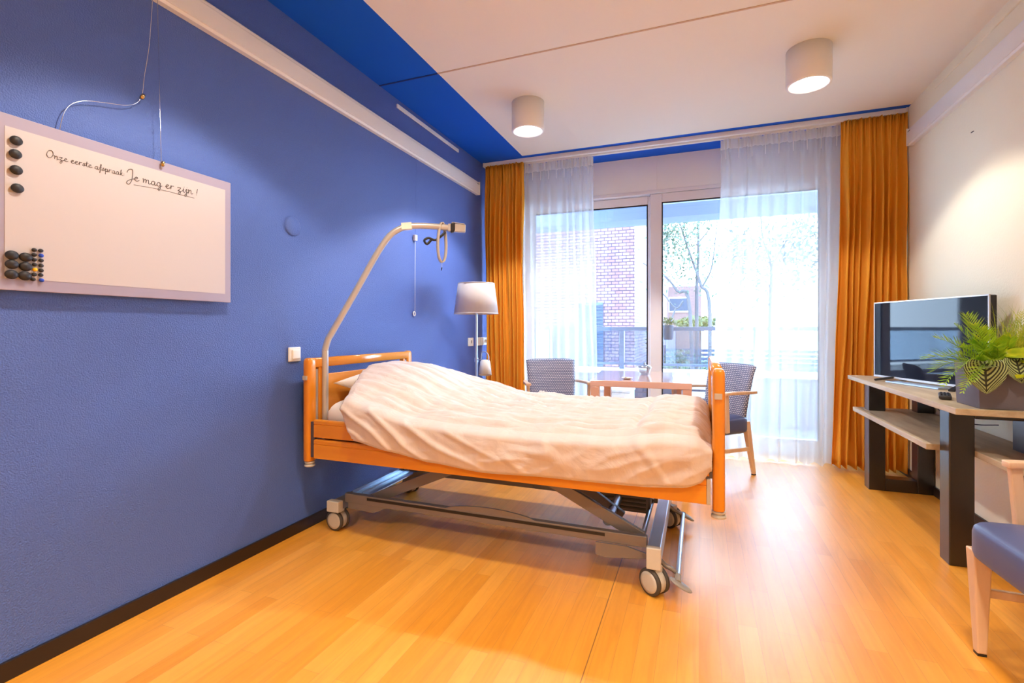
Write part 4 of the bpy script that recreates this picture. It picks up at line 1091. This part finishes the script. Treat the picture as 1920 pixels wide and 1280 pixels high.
for a in [((-.04,-.12,.235), (.8,-.6,.1), (0,-.8,1), .12, .075), ((.0,-.14,.215), (.9,-.5,.05), (0,-.8,1), .12, .08), ((.0,-.05,.24), (-.3,-.7,.4), (.2,-.6,1), .08, .05),
          ((.08,-.06,.24), (.5,-.8,.25), (-.1,-.6,.9), .11, .07), ((.12,-.10,.18), (.5,-.8,-.3), (.2,-.9,.5), .11, .08), ((.10,-.14,.14), (.3,-.6,-.9), (-.2,-1,.3), .10, .08),
          ((-.02,-.02,.25), (.2,-.5,.7), (0,-1,.4), .09, .05), ((.03,-.12,.17), (-.6,-.7,-.2), (0,-.5,1), .09, .05), ((.11,0,.22), (.7,-.3,.3), (-.2,-.5,1), .11, .07)]:
    leaf(a[0], a[1], a[2], a[3], a[4], M['leaf'], 'broad_leaf')
q = MB().tube(catmull([(.09, -.10, .18), (.13, -.16, .14), (.145, -.175, .06), (.14, -.18, -.02)], 6), .002, 6); q.build('trailing_stem', M['leaf'], t)
for a in [((.14,-.178,.06), (-.6,-.3,-.5), (-.2,-1,.2), .09, .075), ((.14,-.18,.0), (.2,-.3,-1), (-.2,-1,.2), .08, .07)]:
    leaf(a[0], a[1], a[2], a[3], a[4], M['leaf'], 'broad_leaf')

# ------------------------------------------------------------------ balcony and outside
struct(MB().box(-6, 4.5, YB+.15, 6.6, -.2, -.03), 'balcony_floor', M['concrete'])
struct(MB().box(-6, 4.5, YB+.15, 6.75, 2.66, 2.85, 0).box(-6, 4.5, 6.35, 6.75, 2.50, 2.66, 1), 'balcony_ceiling', [M['soffit'], M['beam']])
pa = struct(MB().box(-6, 4.5, 6.38, 6.58, -.1, .56, 0).box(-6, 4.5, 6.33, 6.62, .56, .61, 1), 'balcony_parapet', [M['brick_dark'], M['white_paint']])
t = empty('balcony_railing', (-.9, 6.46, .61), 'grey metal balcony railing with glass infill on the parapet', 'railing')
MB().box(-5.5, 4.2, 6.43, 6.49, 1.10, 1.15).build('handrail', M['rail_metal'], t, t.location, bevel=.004)
MB().box(-5.5, 4.2, 6.445, 6.475, .66, .69).build('lower_rail', M['rail_metal'], t, t.location)
for x in (-2.5, -.935, .63, 2.2):
    MB().box(x-.030, x+.030, 6.43, 6.49, .61, 1.10).build('railing_post', M['rail_metal'], t, t.location)
for x in (-4.06, -2.47, -.905, .66, 2.23):
    MB().box(x+.005, x+1.5, 6.458, 6.464, .69, 1.10).build('glass_panel', M['glass_rail'], t, t.location)
# hanging planter on railing
t = empty('railing_planter', (-.36, 6.355, .99), 'grey pot hooked on the balcony railing', 'planter')
MB().lathe([(0, 0), (.048, 0), (.068, .17), (.072, .18), (.064, .18), (.055, .15), (0, .15)], seg=24).build('pot', M['louver'], t)
def leafball(name, c, R, n, size, mt, parent, seed, loc=True):
    r = random.Random(seed); m = MB()
    for k in range(n):
        d = Vector((r.gauss(0, 1), r.gauss(0, 1), r.gauss(0, 1))).normalized()*(r.random()**.4)
        p = Vector(c) + Vector((d.x*R[0], d.y*R[1], d.z*R[2]))
        a = Vector((r.gauss(0, 1), r.gauss(0, 1), r.gauss(0, 1))).normalized(); b = a.orthogonal().normalized(); q = size*(.6+.8*r.random())
        m.mesh([p-a*q, p-b*q*.5, p+a*q, p+b*q*.5], [(0, 1, 2, 3)])
    return m.build(name, mt, parent)
leafball('foliage', (0, 0, .22), (.10, .10, .07), 110, .022, M['shrub_leaf'], t, 5)
# outdoor white chair
t = empty('garden_chair', (.10, 5.85, -.03), 'white metal garden chair on the balcony beyond the table', 'chair')
q = MB()
for s in (-.22, .22):
    q.tube(catmull([(s, -.25, 0), (s, -.24, .30), (s, -.22, .52), (s, -.05, .57), (s, .20, .55), (s*.9, .26, .62)], 6), .011, 8)
    q.tube([(s, .26, 0), (s*.95, .22, .42), (s*.9, .28, .64)], .011, 8)
q.tube([(-.20, .28, .64), (.20, .28, .64)], .011, 8)
q.build('chair_frame', M['white_gloss'], t)
MB().box(-.21, .21, -.22, .22, .41, .43).build('seat', M['white_gloss'], t, bevel=.006)
q = MB()
q.box(-.19, .19, .248, .258, .45, .63)
q.build('backrest', M['white_gloss'], t)
t = empty('storage_box', (-.85, 5.5, -.03), 'low white storage box on the balcony seen under the table', 'box')
MB().box(-.30, .17, -.16, .16, 0, .47).build('box_body', M['white_paint'], t, bevel=.01)
MB().box(-.31, .18, -.17, .17, .47, .50).build('lid', M['white_gloss'], t, bevel=.008)

struct(MB().box(-40, 40, 6.7, 80, -3.2, -3.0), 'ground', M['ground'])
# brick building
t = empty('brick_building', (-4.5, 14, -3), 'pinkish brick building with blue louvres outside the left window sash', 'building')
MB().box(-9, -1.32, 11, 23.9, -3, 9).build('brick_wall', M['brick'], t, t.location)
def louvres(x0, x1, y, z0, z1, parent, off, nm='louvre_shutter'):
    m = MB().box(x0, x1, y-.02, y, z0, z1)
    n = int((z1-z0)/.075)
    for k in range(n): m.obox(((x0+x1)/2, y-.045, z0+.04+k*.075), (1, 0, 0), (0, 1, .7), (0, -.7, 1), (x1-x0)/2, .03, .008)
    return m.build(nm, M['louver'], parent, off)
louvres(-2.55, -2.005, 11, .2, 1.72, t, t.location)
m = MB().box(-1.32, -1.30, 13.6, 14.9, -1, .55).box(-1.32, -1.30, 14.2, 15.4, 1.1, 1.9)
m.build('window', M['louver'], t, t.location)
t = empty('far_building', (0, 26, -3), 'pale brick building with square window far beyond the trees', 'building')
MB().box(-1.9, .1, 24, 30, -3, 3.1).build('brick_wall', M['brick_far'], t, t.location)
for x0, x1, z0, z1 in ((-1.35, -.43, 1.9, 2.6),):
    w = MB().box(x0, x1, 23.96, 24.01, z0, z1).build('window', M['white_frame'], t, t.location)
    MB().box(x0+.06, x1-.06, 23.94, 23.97, z0+.06, z1-.06).build('pane', M['louver'], w).location = tuple(-Vector(t.location))
t = empty('slat_fence', (0, 16, -3), 'blue grey horizontal slat fence behind the shrubs', 'fence')
m = MB()
for k in range(22): m.box(-1.0, 6, 15.98, 16.01, -2.3+k*.13, -2.21+k*.13)
m.build('slat_panel', M['louver'], t, t.location)
for x in (-1.0, 1.3, 3.6, 5.9): MB().box(x-.04, x+.04, 16.01, 16.09, -3, .62).build('fence_post', M['louver'], t, t.location)
# trees (trunks and branches with thin leaves)
def tree(label, stems, leaves, y, seed, group='thin trees beyond the balcony'):
    bx = stems[0][0][0]
    t = empty('tree', (bx, y, -3), label, 'tree', group); r = random.Random(seed)
    for st in stems:
        pts = [Vector((x, y+dy, z)) for x, dy, z in st]; n = len(pts)
        cv = catmull(pts, 5); R = st[0][2]
        r0 = .045 if st[0][2] < -1 else .022
        MB().tube(cv, [r0*(1-.8*i/len(cv)) for i in range(len(cv))], 7).build('trunk' if st[0][2] < -1 else 'branch', M['trunk'], t, t.location)
    m = MB()
    for c_, R, n, sz in leaves:
        for k in range(n):
            p = Vector((c_[0]+r.gauss(0, R), y+r.gauss(0, R), c_[1]+r.gauss(0, R)))
            a = Vector((r.gauss(0, 1), r.gauss(0, 1), r.gauss(0, 1))).normalized(); b = a.orthogonal().normalized(); q = sz*(.6+.8*r.random())
            m.mesh([p-a*q, p-b*q*.55, p+a*q, p+b*q*.55], [(0, 1, 2, 3)])
    tag(m.build('foliage', M['tree_leaf'], t, t.location), kind='stuff')
tree('thin leafy tree with crossing grey stems behind the right sash', [
      [(.10, 0, -3), (.20, 0, 1.3), (.03, 0, 2.0), (-.10, 0, 2.4), (-.38, 0, 3.3), (-.6, 0, 4.2)],
      [(.0, .3, -3), (-.05, .3, 1.4), (-.02, .3, 2.6), (-.01, .3, 3.6), (.05, .3, 4.6)],
      [(-.1, .1, -3), (-.17, .1, 1.4), (-.42, .1, 1.9), (-.70, .1, 2.25), (-1.1, .1, 2.5)],
      [(.05, 0, 1.95), (.22, 0, 2.3), (.30, 0, 2.9), (.33, 0, 3.4)],
      [(-.05, 0, 2.8), (.1, .1, 3.0), (.3, .1, 3.25)],
      [(-.3, .1, 1.7), (-.45, .1, 1.55), (-.7, .1, 1.85), (-.9, .1, 1.9)],
      [(-.45, .1, 1.55), (-.55, .1, 1.25), (-.6, .1, 1.0)]],
     [((-.38, 3.1), .20, 240, .045), ((-.30, 2.6), .22, 240, .042), ((-.62, 3.0), .14, 120, .045), ((-.02, 3.3), .14, 130, .042), ((.2, 2.7), .25, 70, .04), ((-.5, 2.2), .22, 90, .04), ((.05, 2.2), .25, 50, .04), ((-.75, 3.3), .15, 60, .04)], 10.5, 3)
tree('thin pale tree behind the wide sheer curtain', [
      [(1.36, 0, -3), (1.38, 0, 1.3), (1.40, 0, 2.4), (1.25, 0, 3.0), (1.2, 0, 3.6)],
      [(1.40, 0, 2.4), (1.6, 0, 2.8), (1.85, 0, 3.2), (2.1, 0, 3.9)],
      [(1.38, 0, 2.0), (1.1, 0, 2.4), (.8, 0, 2.7)]],
     [((.9, 2.7), .28, 330, .06), ((1.9, 2.6), .3, 330, .06), ((1.3, 2.9), .3, 200, .05), ((2.1, 3.1), .3, 220, .06), ((1.1, 2.0), .3, 200, .05)], 11.5, 8)
def shrub(x, y, z, R, n, mt, label, seed, size=.045):
    t = empty('shrub', (x, y, -3), label, 'shrub', 'shrubs beyond the balcony')
    tag(leafball('foliage', (0, 0, z+3), R, n, size, mt, t, seed), kind='stuff')
    MB().tube([(0, 0, 0), (.03, 0, 1.2), (0, .02, z+3)], [.03, .025, .01], 6).build('stem', M['trunk'], t)
shrub(.02, 11.6, 1.25, (.55, .4, .16), 800, M['shrub_leaf'], 'yellow green shrub just above the balcony handrail', 1)
shrub(-.35, 12.2, .25, (.55, .5, .42), 700, M['tree_leaf'], 'leafy shrub before the slat fence beside the window mullion', 2)
shrub(.55, 12.6, .15, (.5, .4, .5), 500, M['tree_leaf'], 'leafy shrub before the slat fence near the sheer curtain', 3)
shrub(-1.02, 12.5, .9, (.25, .3, .5), 240, M['tree_leaf'], 'narrow shrub beside the brick building corner', 4)
